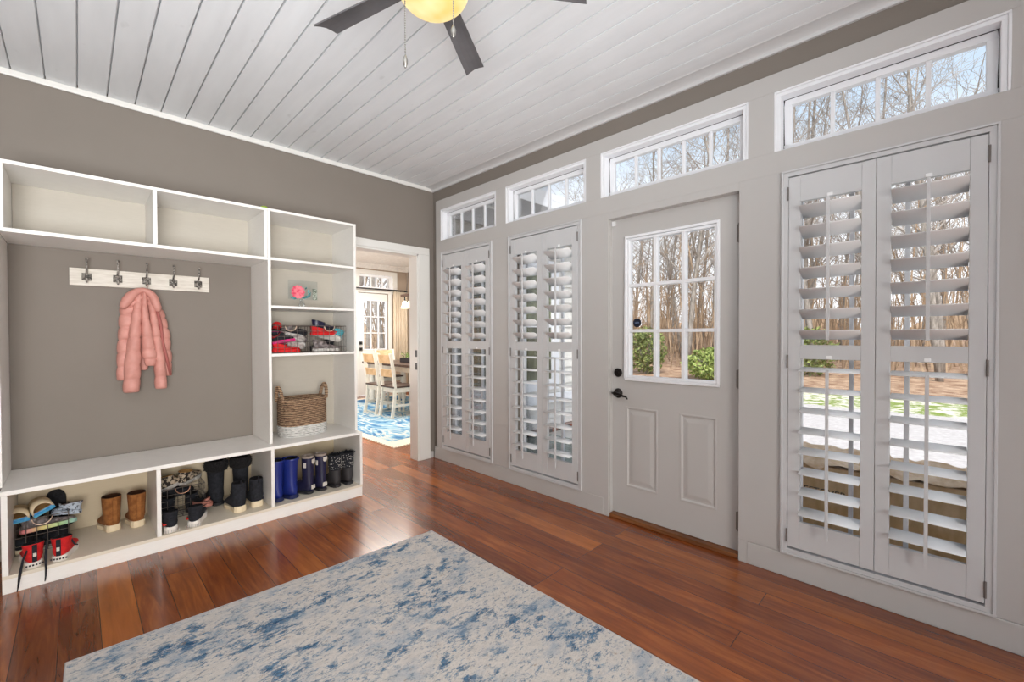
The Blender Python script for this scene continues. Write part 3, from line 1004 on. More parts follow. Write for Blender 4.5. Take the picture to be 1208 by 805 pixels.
puff(jp((290, 100, -.080), (310, 220, -.085), (330, 380, -.088), (350, 560, -.088), (358, 728, -.085)), jw(18, 30, 34, 42, 44), [.02, .03, .033, .036, .036], 8).build('sleeve', M['pink'], jk, smooth=True)
puff(jp((254, 85, -.09), (252, 200, -.105), (268, 380, -.112), (280, 500, -.112), (285, 570, -.108)), jw(16, 24, 38, 50, 36), [.016, .024, .03, .03, .02], 6).build('front_fold', M['pink'], jk, smooth=True)
# collar / hood arch over the hook and its two drooping ends
m = MB().tube(jp((105, 205, -.10), (140, 140, -.105), (185, 88, -.10), (245, 62, -.085), (305, 90, -.10), (325, 150, -.105), (350, 220, -.105)), [.018, .034, .026, .020, .024, .028, .016], 12)
m.build('collar', M['pink'], jk, smooth=True, sub=1)
m = MB().tube(jp((340, 190, -.105), (352, 300, -.10), (372, 420, -.095), (392, 520, -.09), (420, 640, -.085)), [.010, .009, .010, .009, .008], 8)
for q in range(len(m.v)):
    x_, y_, z_ = m.v[q]
    m.v[q] = (x_ + .006 * math.sin(z_ * 90), y_, z_)
m.build('zip_edge', M['pinkin'], jk, smooth=True)
MB().torus((-2.29, -0.056, 1.598), .012, .002, 'x', 12, 5).build('hanging_loop', M['pinkin'], jk, smooth=True)


# ------------------------------------------------------------------ shoes and boots
def outline(L, w, n=28):
    """shoe sole outline, heel at y=0, toe at y=L"""
    pts = []
    prof = [(0, 0.0), (.03, .55), (.10, .78), (.25, .80), (.42, .76), (.6, .92), (.72, 1.0), (.84, .93), (.93, .68), (.98, .38), (1.0, 0.0)]
    left, right = [], []
    for t, s_ in prof:
        left.append((-w * s_, L * t))
        right.append((w * s_ * 0.96, L * t))
    return right + left[::-1][1:-1]


def shoe_parts(root, L, w, h, up, sole, lining, sole_t=.022, shaft=(.045, .05), top_r=None, cuff=None, roll=0.0, slant=0.0, collar_h=None, sc=1.0):
    """boot or shoe: heel at y=0, toe +y, shaft rising to h"""
    rx, ry = shaft
    trx, try_ = top_r or shaft
    c0 = max(ry, try_) * 1.02
    ank = min(h * 0.62, .105)
    secs = [
        (c0, h, slant, trx, try_),
        (c0, h * .6 + ank * .4, slant * .6, (rx + trx) / 2, (ry + try_) / 2),
        (c0, ank, 0.06, rx * .95, ry * 1.0),
        (c0 + .004, ank * .72 + sole_t * .3, .35, rx * .98, ry * 1.08, (.002, ank * .5)),
        (c0 + .022, ank * .55 + sole_t * .4, .80, w * .88, ry * 1.06, (.003, sole_t * .9)),
        (L * .46, ank * .42 + sole_t * .52, 1.25, w * .86, ank * .46),
        (L * .62, sole_t + ank * .27, 1.45, w * .93, ank * .34),
        (L * .76, sole_t + ank * .21, 1.55, w * .95, ank * .27),
        (L * .88, sole_t + ank * .16, 1.57, w * .78, ank * .20),
        (L * .965, sole_t + ank * .11, 1.57, w * .42, ank * .12),
    ]
    n = 20
    rings = []
    for sec in secs:
        cy, cz, al, a_, b_ = sec[:5]
        ring = []
        for k in range(n):
            t = 2 * PI * k / n
            x_ = a_ * math.cos(t)
            if len(sec) == 6 and math.sin(t) < 0:
                q = -math.sin(t)
                y_ = cy + (sec[5][0] - cy) * q
                z_ = cz + (sec[5][1] - cz) * q
            else:
                y_ = cy + b_ * math.sin(t) * math.cos(al)
                z_ = cz + b_ * math.sin(t) * math.sin(al)
            z_ = max(z_, sole_t * .85)
            y_ = max(y_, .002)
            ring.append((x_, y_, z_))
        rings.append(ring)
    upo = MB().loft(rings, cap0=False, cap1=True).build('upper', M[up], root, smooth=True, world=False)
    ir = []
    for dz, k_ in ((0.0, .985), (.003, .93), (-.03, .80)):
        ir.append([(trx * k_ * math.cos(2 * PI * k / n), c0 + try_ * k_ * math.sin(2 * PI * k / n) * math.cos(slant), h + dz + try_ * k_ * math.sin(2 * PI * k / n) * math.sin(slant)) for k in range(n)])
    MB().loft(ir, False, True).build('lining', M[lining], root, smooth=False, world=False)
    ol = outline(L, w)
    s_ = MB()
    s_.loft([[(x * .97, y * .985 + .003, 0) for x, y in ol], [(x, y, sole_t * .25) for x, y in ol], [(x * 1.01, y, sole_t * .8) for x, y in ol], [(x * .98, y * .99 + .002, sole_t) for x, y in ol]])
    s_.build('sole', M[sole], root, world=False, bevel=0.002)
    return upo


def place(root, x, y, z, rz, rot=None):
    root.location = (x, y, z)
    root.rotation_euler = rot or (0, 0, rz)

SZ0 = 0.0905
# tan suede boots (heels outward)
def tan_boot(label):
    r = thing('ankle_boot', label, 'boot', group='tan suede ankle boots')
    shoe_parts(r, .19, .042, .205, 'suede', 'gum', 'brownin', .024, (.042, .046), (.046, .05))
    ol = [(x, y) for x, y in outline(.19, .0445) if y < .05]
    MB().loft([[(x, y - .002, .004) for x, y in ol], [(x * .98, y - .001, .040) for x, y in ol]]).build('heel_cup', M['gum'], r, world=False, bevel=.002)
    MB().box(-.010, .010, -.004, .006, .05, .19).build('heel_strip', M['suede'], r, world=False, bevel=.002)
    return r
tb = tan_boot('left boot of the tan suede pair with cream soles'); place(tb, -2.470, -0.225, SZ0, 0.25)
tb2 = copy_tree(tb, (-2.362, -0.252, SZ0), 0.12, 'right boot of the tan suede pair with cream soles')

# black sneakers with white soles and red logo
def black_sneaker(label, sx):
    r = thing('running_sneaker', label, 'sneaker', group='black sneakers with white soles')
    shoe_parts(r, .215, .043, .115, 'blackfab', 'white_rub', 'darkin', .036, (.036, .048), (.038, .055), slant=-0.18)
    m = MB()
    for k in range(9):
        m.box(-.036 + .009 * k - .0012, -.036 + .009 * k + .0012, -.0025, .004, .004, .02)
    m.build('sole_groove', M['greysole'], r, world=False)
    xs_ = .035 * sx
    MB().tube([(xs_ * .72, .004, .056), (xs_ * 1.02, .022, .050), (xs_ * 1.15, .055, .056)], [.002, .006, .002], 6).build('logo_swoosh', M['redlogo'], r, world=False, smooth=True)
    return r
s1 = black_sneaker('left black sneaker with white sole and red mark before the second basket', -1); place(s1, -2.232, -0.497, SZ0, 0.0)
s2 = copy_tree(s1, (-2.128, -0.498, SZ0), -0.12, 'right black sneaker with white sole and red mark before the second basket')
s2.rotation_euler = (0, 0, -0.35)

# tall black fur-cuffed boots
def tall_boot(label):
    r = thing('winter_boot', label, 'boot', group='tall black fur-topped boots')
    shoe_parts(r, .185, .046, .285, 'blackfab', 'blacksole', 'darkin', .022, (.046, .05), (.052, .056))
    m = MB()
    rr = random.Random(3)
    rings = []
    for z, k_ in ((.235, 1.0), (.245, 1.25), (.270, 1.35), (.300, 1.3), (.312, 1.1), (.306, .85)):
        rings.append([((.052 * k_ + rr.uniform(-.004, .004)) * math.cos(2 * PI * k / 22), .051 + (.056 * k_ + rr.uniform(-.004, .004)) * math.sin(2 * PI * k / 22), z) for k in range(22)])
    m.loft(rings, False, False)
    for k in range(160):
        a = rr.uniform(0, 2 * PI)
        z = rr.uniform(.24, .308)
        q = Vector((.066 * math.cos(a), .051 + .070 * math.sin(a), z))
        e = q + Vector((math.cos(a) * .012, math.sin(a) * .012, rr.uniform(-.012, .008)))
        m.tube([q, e], [.0014, .0003], 3)
    m.build('fur_cuff', M['blackfur'], r, world=False)
    return r
t1 = tall_boot('left tall black boot with furry cuff at the back of the bench'); place(t1, -1.925, -0.205, SZ0, 0.35)
t2 = copy_tree(t1, (-1.795, -0.225, SZ0), 0.05, 'right tall black boot with furry cuff behind the short boots')

# short black boots with pale heels
def short_boot(label):
    r = thing('short_boot', label, 'boot', group='short black boots with pale soles')
    shoe_parts(r, .225, .048, .19, 'blackfab', 'gum', 'darkin', .026, (.043, .048), (.040, .046))
    ol = [(x, y) for x, y in outline(.225, .050) if y < .05]
    MB().loft([[(x, y - .002, .003) for x, y in ol], [(x * .98, y - .001, .042) for x, y in ol]]).build('heel_cup', M['gum'], r, world=False, bevel=.002)
    MB().tube([(0, -.002, .17), (0, -.014, .20), (0, .002, .215), (0, .016, .19)], .004, 6).build('pull_tab', M['blackfab'], r, world=False, smooth=True)
    return r
h1 = short_boot('left short black boot with pale heel in front of the tall boots'); place(h1, -1.858, -0.450, SZ0, 0.10)
h2 = copy_tree(h1, (-1.752, -0.430, SZ0), 0.02, 'right short black boot with pale heel near the bench divider')

# royal blue rain boots
def blue_boot(label):
    r = thing('rain_boot', label, 'boot', group='royal blue rain boots')
    shoe_parts(r, .245, .046, .285, 'bluerub', 'navysole', 'darkin', .02, (.044, .052), (.052, .060), slant=-.08)
    MB().lathe([(.0535, .277), (.0545, .281), (.0545, .287), (.053, .290)], 20, (0, .053, 0), 1, 1.15, caps=False).build('top_rim', M['bluerub'], r, world=False, smooth=True)
    MB().loft([[(x * 1.03, y - .003, .004) for x, y in outline(.245, .046)], [(x * 1.03, y - .003, .03) for x, y in outline(.245, .046)]], False, False).build('sole_band', M['navysole'], r, world=False)
    return r
b1 = blue_boot('left royal blue rain boot beside the bench divider'); place(b1, -1.612, -0.440, SZ0, 0.30)
b2 = copy_tree(b1, (-1.512, -0.447, SZ0), 0.42, 'right royal blue rain boot of the pair')

# navy rain boots with pale patches
def navy_boot(label):
    r = thing('rain_boot', label, 'boot', group='navy rain boots with pale patches')
    shoe_parts(r, .215, .040, .27, 'navyrub', 'blacksole', 'linen', .02, (.037, .042), (.040, .045), slant=.05)
    p = MB().prism([(-.016, 0), (.016, 0), (.016, .022), (.008, .034), (-.008, .034), (-.016, .022)], -.0015, .0015).build('logo_patch', M['patch'], r, world=False)
    p.rotation_euler = (-PI / 2, 0, 0)
    p.location = (0, -.0035, .258)
    MB().box(-.018, .018, -.004, .004, .036, .066).build('heel_patch', M['patch'], r, world=False, bevel=.003)
    MB().box(-.042, -.038, .03, .05, .20, .235).build('strap_tab', M['patch'], r, world=False)
    MB().lathe([(.0405, .266), (.043, .274), (.041, .282)], 20, (0, .0459, 0), 1, 1.12, caps=False).build('folded_lining', M['linen'], r, world=False, smooth=True)
    return r
n1 = navy_boot('left navy rain boot with pale patches at top and heel'); place(n1, -1.388, -0.432, SZ0, 0.55)
n2 = copy_tree(n1, (-1.303, -0.436, SZ0), 0.30, 'right navy rain boot with pale patches, next to the studded boots')

# black boots with studded uppers
def stud_boot(label):
    r = thing('studded_boot', label, 'boot', group='black boots with white dots')
    shoe_parts(r, .22, .043, .235, 'charcoal', 'blacksole', 'darkin', .022, (.043, .048), (.045, .050))
    rr = random.Random(11)
    m = MB()
    for z, k_ in ((.14, 1.03), (.16, 1.08), (.22, 1.12), (.245, 1.1), (.25, .95)):
        pass
    m.loft([[(.044 * k_ * math.cos(2 * PI * k / 20), .049 + .049 * k_ * math.sin(2 * PI * k / 20), z) for k in range(20)] for z, k_ in ((.135, 1.02), (.15, 1.07), (.215, 1.12), (.245, 1.14), (.252, 1.0))], False, False)
    for k in range(60):
        a = rr.uniform(0, 2 * PI)
        q = Vector((.050 * math.cos(a), .049 + .055 * math.sin(a), rr.uniform(.235, .252)))
        m.tube([q, q + Vector((math.cos(a) * .010, math.sin(a) * .010, rr.uniform(0, .014)))], [.0022, .0006], 3)
    m.build('fabric_shaft', M['blackfab'], r, world=False, smooth=True)
    m = MB()
    for k in range(90):
        a = rr.uniform(PI * .9, PI * 2.1)
        z = rr.uniform(.145, .245)
        kk = 1.075 + (z - .15) * .9
        kk = min(kk, 1.15)
        m.sphere((.044 * kk * math.cos(a), .049 + .049 * kk * math.sin(a), z), rr.uniform(.0014, .0028), 6, 4)
    m.build('dot_pattern', M['white_rub'], r, world=False)
    m = MB().tube([(-.02, .01, .245), (-.012, -.006, .275), (.0, -.010, .282), (.012, -.004, .27), (.02, .012, .245)], .0022, 5)
    m.build('pull_loop', M['blackfab'], r, world=False, smooth=True)
    return r
k1 = stud_boot('left black boot with white-dotted shaft in the end compartment'); place(k1, -1.200, -0.445, SZ0, 0.20)
k2 = copy_tree(k1, (-1.108, -0.447, SZ0), 0.05, 'right black boot with white-dotted shaft against the bench end')

# red canvas high-tops
def red_shoe(label):
    r = thing('canvas_sneaker', label, 'sneaker', group='red canvas high-top sneakers')
    shoe_parts(r, .20, .040, .115, 'red', 'white_rub', 'darkin', .030, (.036, .044), (.040, .048), slant=-.15)
    MB().box(-.009, .009, -.003, .006, .032, .118).build('heel_stripe', M['blackfab'], r, world=False, bevel=.002)
    MB().box(-.006, .006, -.0045, -.002, .060, .078).build('heel_tab_logo', M['patch'], r, world=False)
    m = MB()
    for q in range(6):
        a = PI * 1.12 + q * .15
        m.box(-.032 + q * .0115, -.025 + q * .0115, -.0012 + .004 * abs(q - 2.5) / 2.5, .001 + .004 * abs(q - 2.5) / 2.5, .012, .020)
    m.build('sole_lettering', M['blacksole'], r, world=False)
    return r
r1 = red_shoe('left red canvas high-top with white sole and black heel stripe'); place(r1, -2.783, -0.492, SZ0, 0.15)
r2 = copy_tree(r1, (-2.700, -0.494, SZ0), -0.25, 'right red canvas high-top with white sole and black heel stripe')
m = MB()
m.tube([(-2.775, -.44, .205), (-2.805, -.470, .195), (-2.822, -.505, .150), (-2.832, -.520, .085), (-2.838, -.520, .030), (-2.842, -.516, .004)], [.003, .004, .0045, .006, .0035, .002], 6)
inv = (Matrix.Translation(r1.location) @ Euler((0, 0, 0.15)).to_matrix().to_4x4()).inverted()
m.v = [tuple(inv @ Vector(v)) for v in m.v]
m.build('shoelace', M['blackfab'], r1, smooth=True, world=False)
m = MB()
m.tube([(-2.740, -.47, .210), (-2.742, -.50, .190), (-2.744, -.512, .140), (-2.744, -.518, .085), (-2.745, -.518, .045), (-2.748, -.516, .018)], [.003, .004, .006, .004, .0035, .002], 6)
m.tube([(-2.690, -.43, .20), (-2.655, -.44, .185), (-2.640, -.45, .150), (-2.628, -.455, .145)], [.003, .004, .004, .003], 6)
inv = (Matrix.Translation(r2.location) @ Euler((0, 0, -0.25)).to_matrix().to_4x4()).inverted()
m.v = [tuple(inv @ Vector(v)) for v in m.v]
m.build('shoelace', M['blackfab'], r2, smooth=True, world=False)


# ------------------------------------------------------------------ wire baskets
def wire_basket(label, x0, x1, y0, y1, z0, h, handle='copper', wire='wire', cell=.042, group='square wire baskets of shoes', hr=.038):
    r = thing('wire_basket', label, 'basket', ((x0 + x1) / 2, (y0 + y1) / 2, z0), group=group)
    m = MB()
    w = .0016
    zt = z0 + h
    zb = z0 + .002
    nx = max(2, round((x1 - x0) / cell)); ny = max(2, round((y1 - y0) / cell)); nz = max(2, round(h / cell))
    for i in range(nx + 1):
        x = x0 + (x1 - x0) * i / nx
        for y in (y0, y1):
            m.tube([(x, y, zb), (x, y, zt)], w, 4)
        m.tube([(x, y0, zb), (x, y1, zb)], w, 4)
    for i in range(ny + 1):
        y = y0 + (y1 - y0) * i / ny
        for x in (x0, x1):
            m.tube([(x, y, zb), (x, y, zt)], w, 4)
        m.tube([(x0, y, zb), (x1, y, zb)], w, 4)
    for j in range(nz + 1):
        z = zb + (zt - zb) * j / nz
        ww = w * (1.7 if j == nz else 1)
        for p, q in (((x0, y0), (x1, y0)), ((x1, y0), (x1, y1)), ((x1, y1), (x0, y1)), ((x0, y1), (x0, y0))):
            m.tube([(p[0], p[1], z), (q[0], q[1], z)], ww, 4)
    m.build('wire_grid', M[wire], r)
    MB().torus(((x0 + x1) / 2, y0 - .004, zt - .002), hr, .0028, 'y', 20, 6, PI, 2 * PI).build('handle', M[handle], r, smooth=True)
    return r

wire_basket('wire basket of shoes behind the red sneakers', -2.866, -2.665, -.250, -.03, SZ0, .185, 'brasswire', 'wire_light')
wire_basket('wire basket of leopard-print shoes in the middle bench compartment', -2.262, -2.022, -.238, -.03, SZ0, .190, 'copper', 'wire_light')
wire_basket('left wire basket of shoes on the tower shelf', -1.652, -1.392, -.395, -.13, 1.1415, .200, 'brasswire', 'wire_light')
wire_basket('right wire basket of shoes on the tower shelf', -1.374, -1.112, -.395, -.13, 1.1415, .200, 'brasswire', 'wire_light')

def filler(name, label, up, sole, lining, loc, rot, L=.20, w=.038, h=.09, group='shoes piled in the wire baskets'):
    r = thing(name, label, 'shoe', loc, group=group, rot=rot)
    shoe_parts(r, L, w, h, up, sole, lining, .022, (.033, .044), (.036, .052), slant=-.2)
    return r

# slides: shown from the toe opening, tan footbed, holographic strap
def slide(label, loc, rot):
    r = thing('slide_sandal', label, 'sandal', loc, group='pair of holographic slides', rot=rot)
    n = 20
    rings = []
    for y in (0, .10, .2):
        rings.append([( .045 * math.cos(PI * k / n), y, .010 + .050 * math.sin(PI * k / n)) for k in range(n + 1)] + [( .038 * math.cos(PI * (n - k) / n), y, .010 + .043 * math.sin(PI * (n - k) / n)) for k in range(n + 1)])
    MB().loft(rings[:2]).build('footbed', M['gum'], r, world=False, smooth=True)
    MB().loft([[( .0375 * math.cos(PI * k / n), y, .010 + .0425 * math.sin(PI * k / n)) for k in range(n + 1)] for y in (0.004, .10)], False, False).build('insole', M['tan'], r, world=False, smooth=True)
    MB().box(-.036, .036, .006, .098, .0185, .021).build('toe_pad', M['tan'], r, world=False)
    MB().loft([[(-.046, y, .018), (.046, y, .018), (.044, y, -.006), (-.044, y, -.006)] for y in (0, .09)]).build('strap', M['holo'], r, world=False, bevel=.003)
    return r
slide('left holographic blue slide on top of the first basket', (-2.854, -0.260, 0.274), (0.12, -.10, 0.0))
slide('right holographic blue slide tilted on top of the first basket', (-2.754, -0.255, 0.301), (0.10, -.45, 0.15))
filler('knit_sneaker', 'grey knit shoe with pastel sole lying in the first basket', 'greyknit', 'pastel', 'greyknit', (-2.852, -0.215, 0.191), (0.0, -.25, -1.42), .225, .042, .075)
ks = filler('speckled_clog', 'pale speckled shoe poking out right of the first basket', 'speckle', 'speckle', 'greyknit', (-2.612, -0.180, 0.232), (0.1, .2, 1.30), .13, .033, .06)
filler('dark_shoe', 'black shoe lying at the bottom of the first basket', 'blackfab', 'blacksole', 'darkin', (-2.657, -0.165, 0.094), (0, 0, 1.45), .21, .042, .09)
filler('dark_shoe', 'black shoe in the back of the first basket', 'blackfab', 'blacksole', 'darkin', (-2.832, -0.065, 0.094), (0.3, 0, -1.5), .20, .042, .13)
filler('dark_shoe', 'dark upright shoe at the rear of the first basket', 'blackfab', 'blacksole', 'darkin', (-2.712, -0.045, 0.163), (1.25, 0, 0.2), .20, .042, .09)
filler('cream_shoe', 'cream-soled shoe peeking out low in the first basket', 'blackfab', 'gum', 'darkin', (-2.854, -0.240, 0.094), (0, 0, -.25), .18, .036, .07)
# second basket
filler('leopard_sneaker', 'left leopard-print sneaker on top of the second basket', 'camo', 'greysole', 'tan', (-2.250, -0.200, 0.260), (0.15, -.2, -1.05), .20, .040, .085)
filler('leopard_sneaker', 'right leopard-print sneaker on top of the second basket', 'camo', 'greysole', 'tan', (-2.155, -0.185, 0.275), (0.1, .15, -.75), .19, .040, .085)
filler('dark_shoe', 'black shoe at the left in the second basket', 'blackfab', 'blacksole', 'darkin', (-2.205, -0.220, 0.094), (.25, 0, .2), .17, .042, .12)
filler('dark_shoe', 'black shoe at the right in the second basket', 'blackfab', 'blacksole', 'darkin', (-2.095, -0.220, 0.094), (.25, 0, -.2), .17, .042, .12)
filler('dark_shoe', 'black shoe stacked mid-height in the second basket', 'blackfab', 'blacksole', 'darkin', (-2.235, -0.115, 0.184), (0.1, 0, -1.4), .18, .040, .07)
filler('mauve_shoe', 'mauve rubber shoe on the shelf beside the second basket', 'mauve', 'mauve', 'darkin', (-2.108, -0.290, 0.133), (0, .15, -1.35), .125, .030, .05)
# tower baskets
filler('pink_sandal', 'black and magenta shoe in the left tower basket', 'blackfab', 'magenta', 'magenta', (-1.63, -.36, 1.205), (.1, -.25, -1.25), .19, .036, .08)
filler('grey_sneaker', 'upper pale-soled grey sneaker in the left tower basket', 'blackfab', 'greysole', 'greyknit', (-1.415, -.365, 1.235), (.3, .9, 1.25), .21, .038, .08)
filler('grey_sneaker', 'lower pale-soled grey sneaker in the left tower basket', 'greyknit', 'greysole', 'greyknit', (-1.408, -.36, 1.185), (.3, .9, 1.35), .21, .038, .08)
filler('red_shoe', 'red shoe at the bottom of the left tower basket', 'red', 'red', 'darkin', (-1.635, -.35, 1.147), (0, 0, -1.45), .20, .038, .06)
filler('red_slipper', 'red patterned slipper at the left of the left tower basket', 'red', 'blacksole', 'darkin', (-1.618, -.33, 1.235), (1.2, .2, -.4), .14, .034, .07)
filler('tan_slipper', 'grey-brown slipper at the back of the left tower basket', 'greyknit', 'linen', 'linen', (-1.45, -.24, 1.262), (0, 0, 1.3), .20, .038, .07)
filler('teal_sneaker', 'teal sneaker with white sole in the right tower basket', 'teal', 'white_rub', 'teal', (-1.142, -.362, 1.225), (.42, .72, 1.28), .215, .038, .085)
filler('red_shoe', 'red canvas shoe in the right tower basket', 'red', 'red', 'darkin', (-1.36, -.33, 1.270), (0, 0, -1.45), .23, .038, .06)
filler('dark_shoe', 'dark navy shoe on top of the right tower basket', 'navyrub', 'blacksole', 'darkin', (-1.345, -.31, 1.315), (-.05, 0, -1.35), .21, .040, .065)
filler('grey_sneaker', 'grey sneaker at the bottom of the right tower basket', 'greyknit', 'greysole', 'greyknit', (-1.355, -.355, 1.147), (0, 0, -1.45), .22, .038, .08)
filler('dark_shoe', 'black shoe at the right of the right tower basket', 'blackfab', 'blacksole', 'darkin', (-1.140, -.25, 1.150), (0, 0, 1.45), .20, .040, .085)

# ------------------------------------------------------------------ woven basket
wb = thing('woven_basket', 'brown seagrass basket with white base and two loop handles', 'basket', (-1.388, -0.225, ZT + .0005))
n = 40
rings = []
def sup(a, rx, ry, p=0.72):
    return (rx * math.copysign(abs(math.cos(a)) ** p, math.cos(a)), ry * math.copysign(abs(math.sin(a)) ** p, math.sin(a)))
for z, s_ in [(0, .93), (.008, .985), (.03, 1.0), (.08, 1.0), (.083, .985), (.14, .985), (.22, .99), (.275, 1.0), (.285, .995), (.285, .96), (.22, .95), (.02, .94)]:
    rings.append([sup(2 * PI * k / n, .170 * s_, .125 * s_) + (z,) for k in range(n)])
MB().loft(rings, True, True).build('basket_body', M['wicker'], wb, smooth=True, world=False)
m = MB()
for k in range(24):
    z = .004 + .0118 * k
    s_ = (1.0 if z < .083 else .987) * (.97 if z < .01 else 1)
    pts = [sup(2 * PI * q / n, .170 * s_, .125 * s_) + (z,) for q in range(n)]
    m.tube(pts + pts[:2], .0048, 6, cap=False)
m.build('coil', M['wicker'], wb, smooth=True, world=False)
for sx in (-1, 1):
    pts = []
    for k in range(13):
        a = PI * k / 12
        pts.append((sx * (.166 + .012 * math.sin(a)), .050 * math.cos(a), .262 + .110 * math.sin(a)))
    m = MB().tube(pts, .0125, 8)
    for k in range(0, 12):
        m.sphere(((pts[k][0] + pts[k + 1][0]) / 2, (pts[k][1] + pts[k + 1][1]) / 2, (pts[k][2] + pts[k + 1][2]) / 2), .0148, 8, 6)
    m.build('loop_handle', M['wicker'], wb, smooth=True, world=False)
wb.rotation_euler = (0, 0, 0.10)

# ------------------------------------------------------------------ acrylic flower sign
ZS = 1.482
fs = thing('flower_display', 'clear acrylic stand with a pink peony picture on round glass foot', 'ornament', (-1.405, -0.285, ZS), rz=0.06)
fs_ = fs
MB().box(-.098, .118, -.004, .004, .062, .205).build('acrylic_plate', M['acrylic'], fs, world=False)
m = MB()
rr = random.Random(5)
for lay in range(4):
    nn = 11 - 2 * lay
    for k in range(nn):
        a = 2 * PI * k / nn + lay * .4
        R = .050 - .012 * lay
        c_ = Vector((-.030 + R * .62 * math.cos(a), -.006 - .0012 * lay, .118 + R * .62 * math.sin(a)))
        pts = []
        for q in range(8):
            t = 2 * PI * q / 8
            u = Vector((math.cos(a), 0, math.sin(a))); v = Vector((-math.sin(a), 0, math.cos(a)))
            pts.append(c_ + u * (.022 * math.cos(t)) + v * (.015 * math.sin(t)) + Vector((0, -.002 * math.cos(t), 0)))
        m.add(pts, [tuple(range(8))])
m.build('peony', M['rose'], fs, world=False)
m = MB()
for (x_, z_, a, l) in ((.035, .085, .5, .05), (.055, .100, 1.1, .055), (.020, .078, .05, .05), (-.06, .070, 3.05, .06), (.05, .128, 1.3, .04), (.03, .15, 1.0, .03)):
    u = Vector((math.cos(a), 0, math.sin(a))); v = Vector((-math.sin(a), 0, math.cos(a)))
    c_ = Vector((x_, -.0055, z_))
    m.add([c_ - u * l / 2, c_ + v * l * .2, c_ + u * l / 2, c_ - v * l * .2], [(0, 1, 2, 3)])
m.build('leaf', M['tealleaf'], fs, world=False)
MB().box(.080, .114, -.0052, -.0045, .066, .150).build('script_panel', M['sage'], fs, world=False)
m = MB().sphere((0, 0, .022), .022, 16, 10)
m.lathe([(.010, .042), (.014, .048), (.014, .060), (.008, .064)], 16)
m.build('glass_foot', M['acrylic'], fs, smooth=True, world=False)

tb_ = thing('tennis_ball', 'lime green ball on top of the shelf tower', 'ball', (-1.634, -0.2, 2.1585))
MB().sphere((0, 0, .034), .034, 24, 16).build('felt_cover', M['lime'], tb_, smooth=True, world=False)
pts = []
for k in range(41):
    a = 2 * PI * k / 40
    v = Vector((math.cos(a) + .35 * math.cos(3 * a), math.sin(a) - .35 * math.sin(3 * a), 1.05 * math.sin(2 * a))).normalized() * .0338
    pts.append((v.x, v.y, v.z + .034))
MB().tube(pts, .0012, 5).build('seam', M['white_band'], tb_, smooth=True, world=False)

# ------------------------------------------------------------------ area rug
A_, B_, C_, D_ = Vector((-1.023, -1.429)), Vector((-2.662, -1.369)), Vector((-2.702, -3.95)), Vector((-1.055, -4.0))
m = MB()
nn = 24
rt = random.Random(2)
loop = []
for p, q in ((A_, B_), (B_, C_), (C_, D_), (D_, A_)):
    for k in range(nn):
        v = p.lerp(q, k / nn)
        loop.append((v.x + rt.uniform(-.0012, .0012), v.y + rt.uniform(-.0012, .0012)))
m.prism(loop, 0.0005, 0.010)
rg = m.build('area_rug', M['rug'])
tag(rg, 'large distressed cream and blue area rug on the wood floor', 'rug')
m = MB()
pts = [(x, y, .0055) for x, y in loop]
m.tube(pts + pts[:2], .0052, 6, cap=False)
m.build('bound_edge', M['rug_edge'], rg, smooth=True)

# ------------------------------------------------------------------ ceiling fan
FC = Vector((-1.768, -2.546, 0))
fan = thing('ceiling_fan', 'five-bladed dark grey ceiling fan with glowing amber bowl light', 'fan', (FC.x, FC.y, H))
def fpart(mb, name, mat, parent=None, **k):
    return mb.build(name, M[mat], parent or fan, **k)
fpart(MB().lathe([(.02, H - .05), (.06, H - .045), (.07, H - .012), (.07, H)], 24, (FC.x, FC.y, 0)), 'canopy', 'steel', smooth=True)
fpart(MB().tube([(FC.x, FC.y, H - .05), (FC.x, FC.y, 2.60)], .012, 12), 'downrod', 'steel', smooth=True)
fpart(MB().lathe([(.03, 2.62), (.085, 2.60), (.105, 2.56), (.105, 2.50), (.09, 2.475), (.06, 2.465), (.06, 2.43)], 32, (FC.x, FC.y, 0)), 'motor_housing', 'steel', smooth=True)
fpart(MB().lathe([(.098, 2.446), (.124, 2.444), (.126, 2.430), (.112, 2.426)], 32, (FC.x, FC.y, 0)), 'light_collar', 'steel', smooth=True)
pr = [(.121 * math.cos(a), 2.428 - .088 * math.sin(a)) for a in [PI / 2 * k / 12 for k in range(12)]] + [(.004, 2.340)]
fpart(MB().lathe(pr, 36, (FC.x, FC.y, 0)), 'light_bowl', 'lamp', smooth=True)
ZBL = 2.462
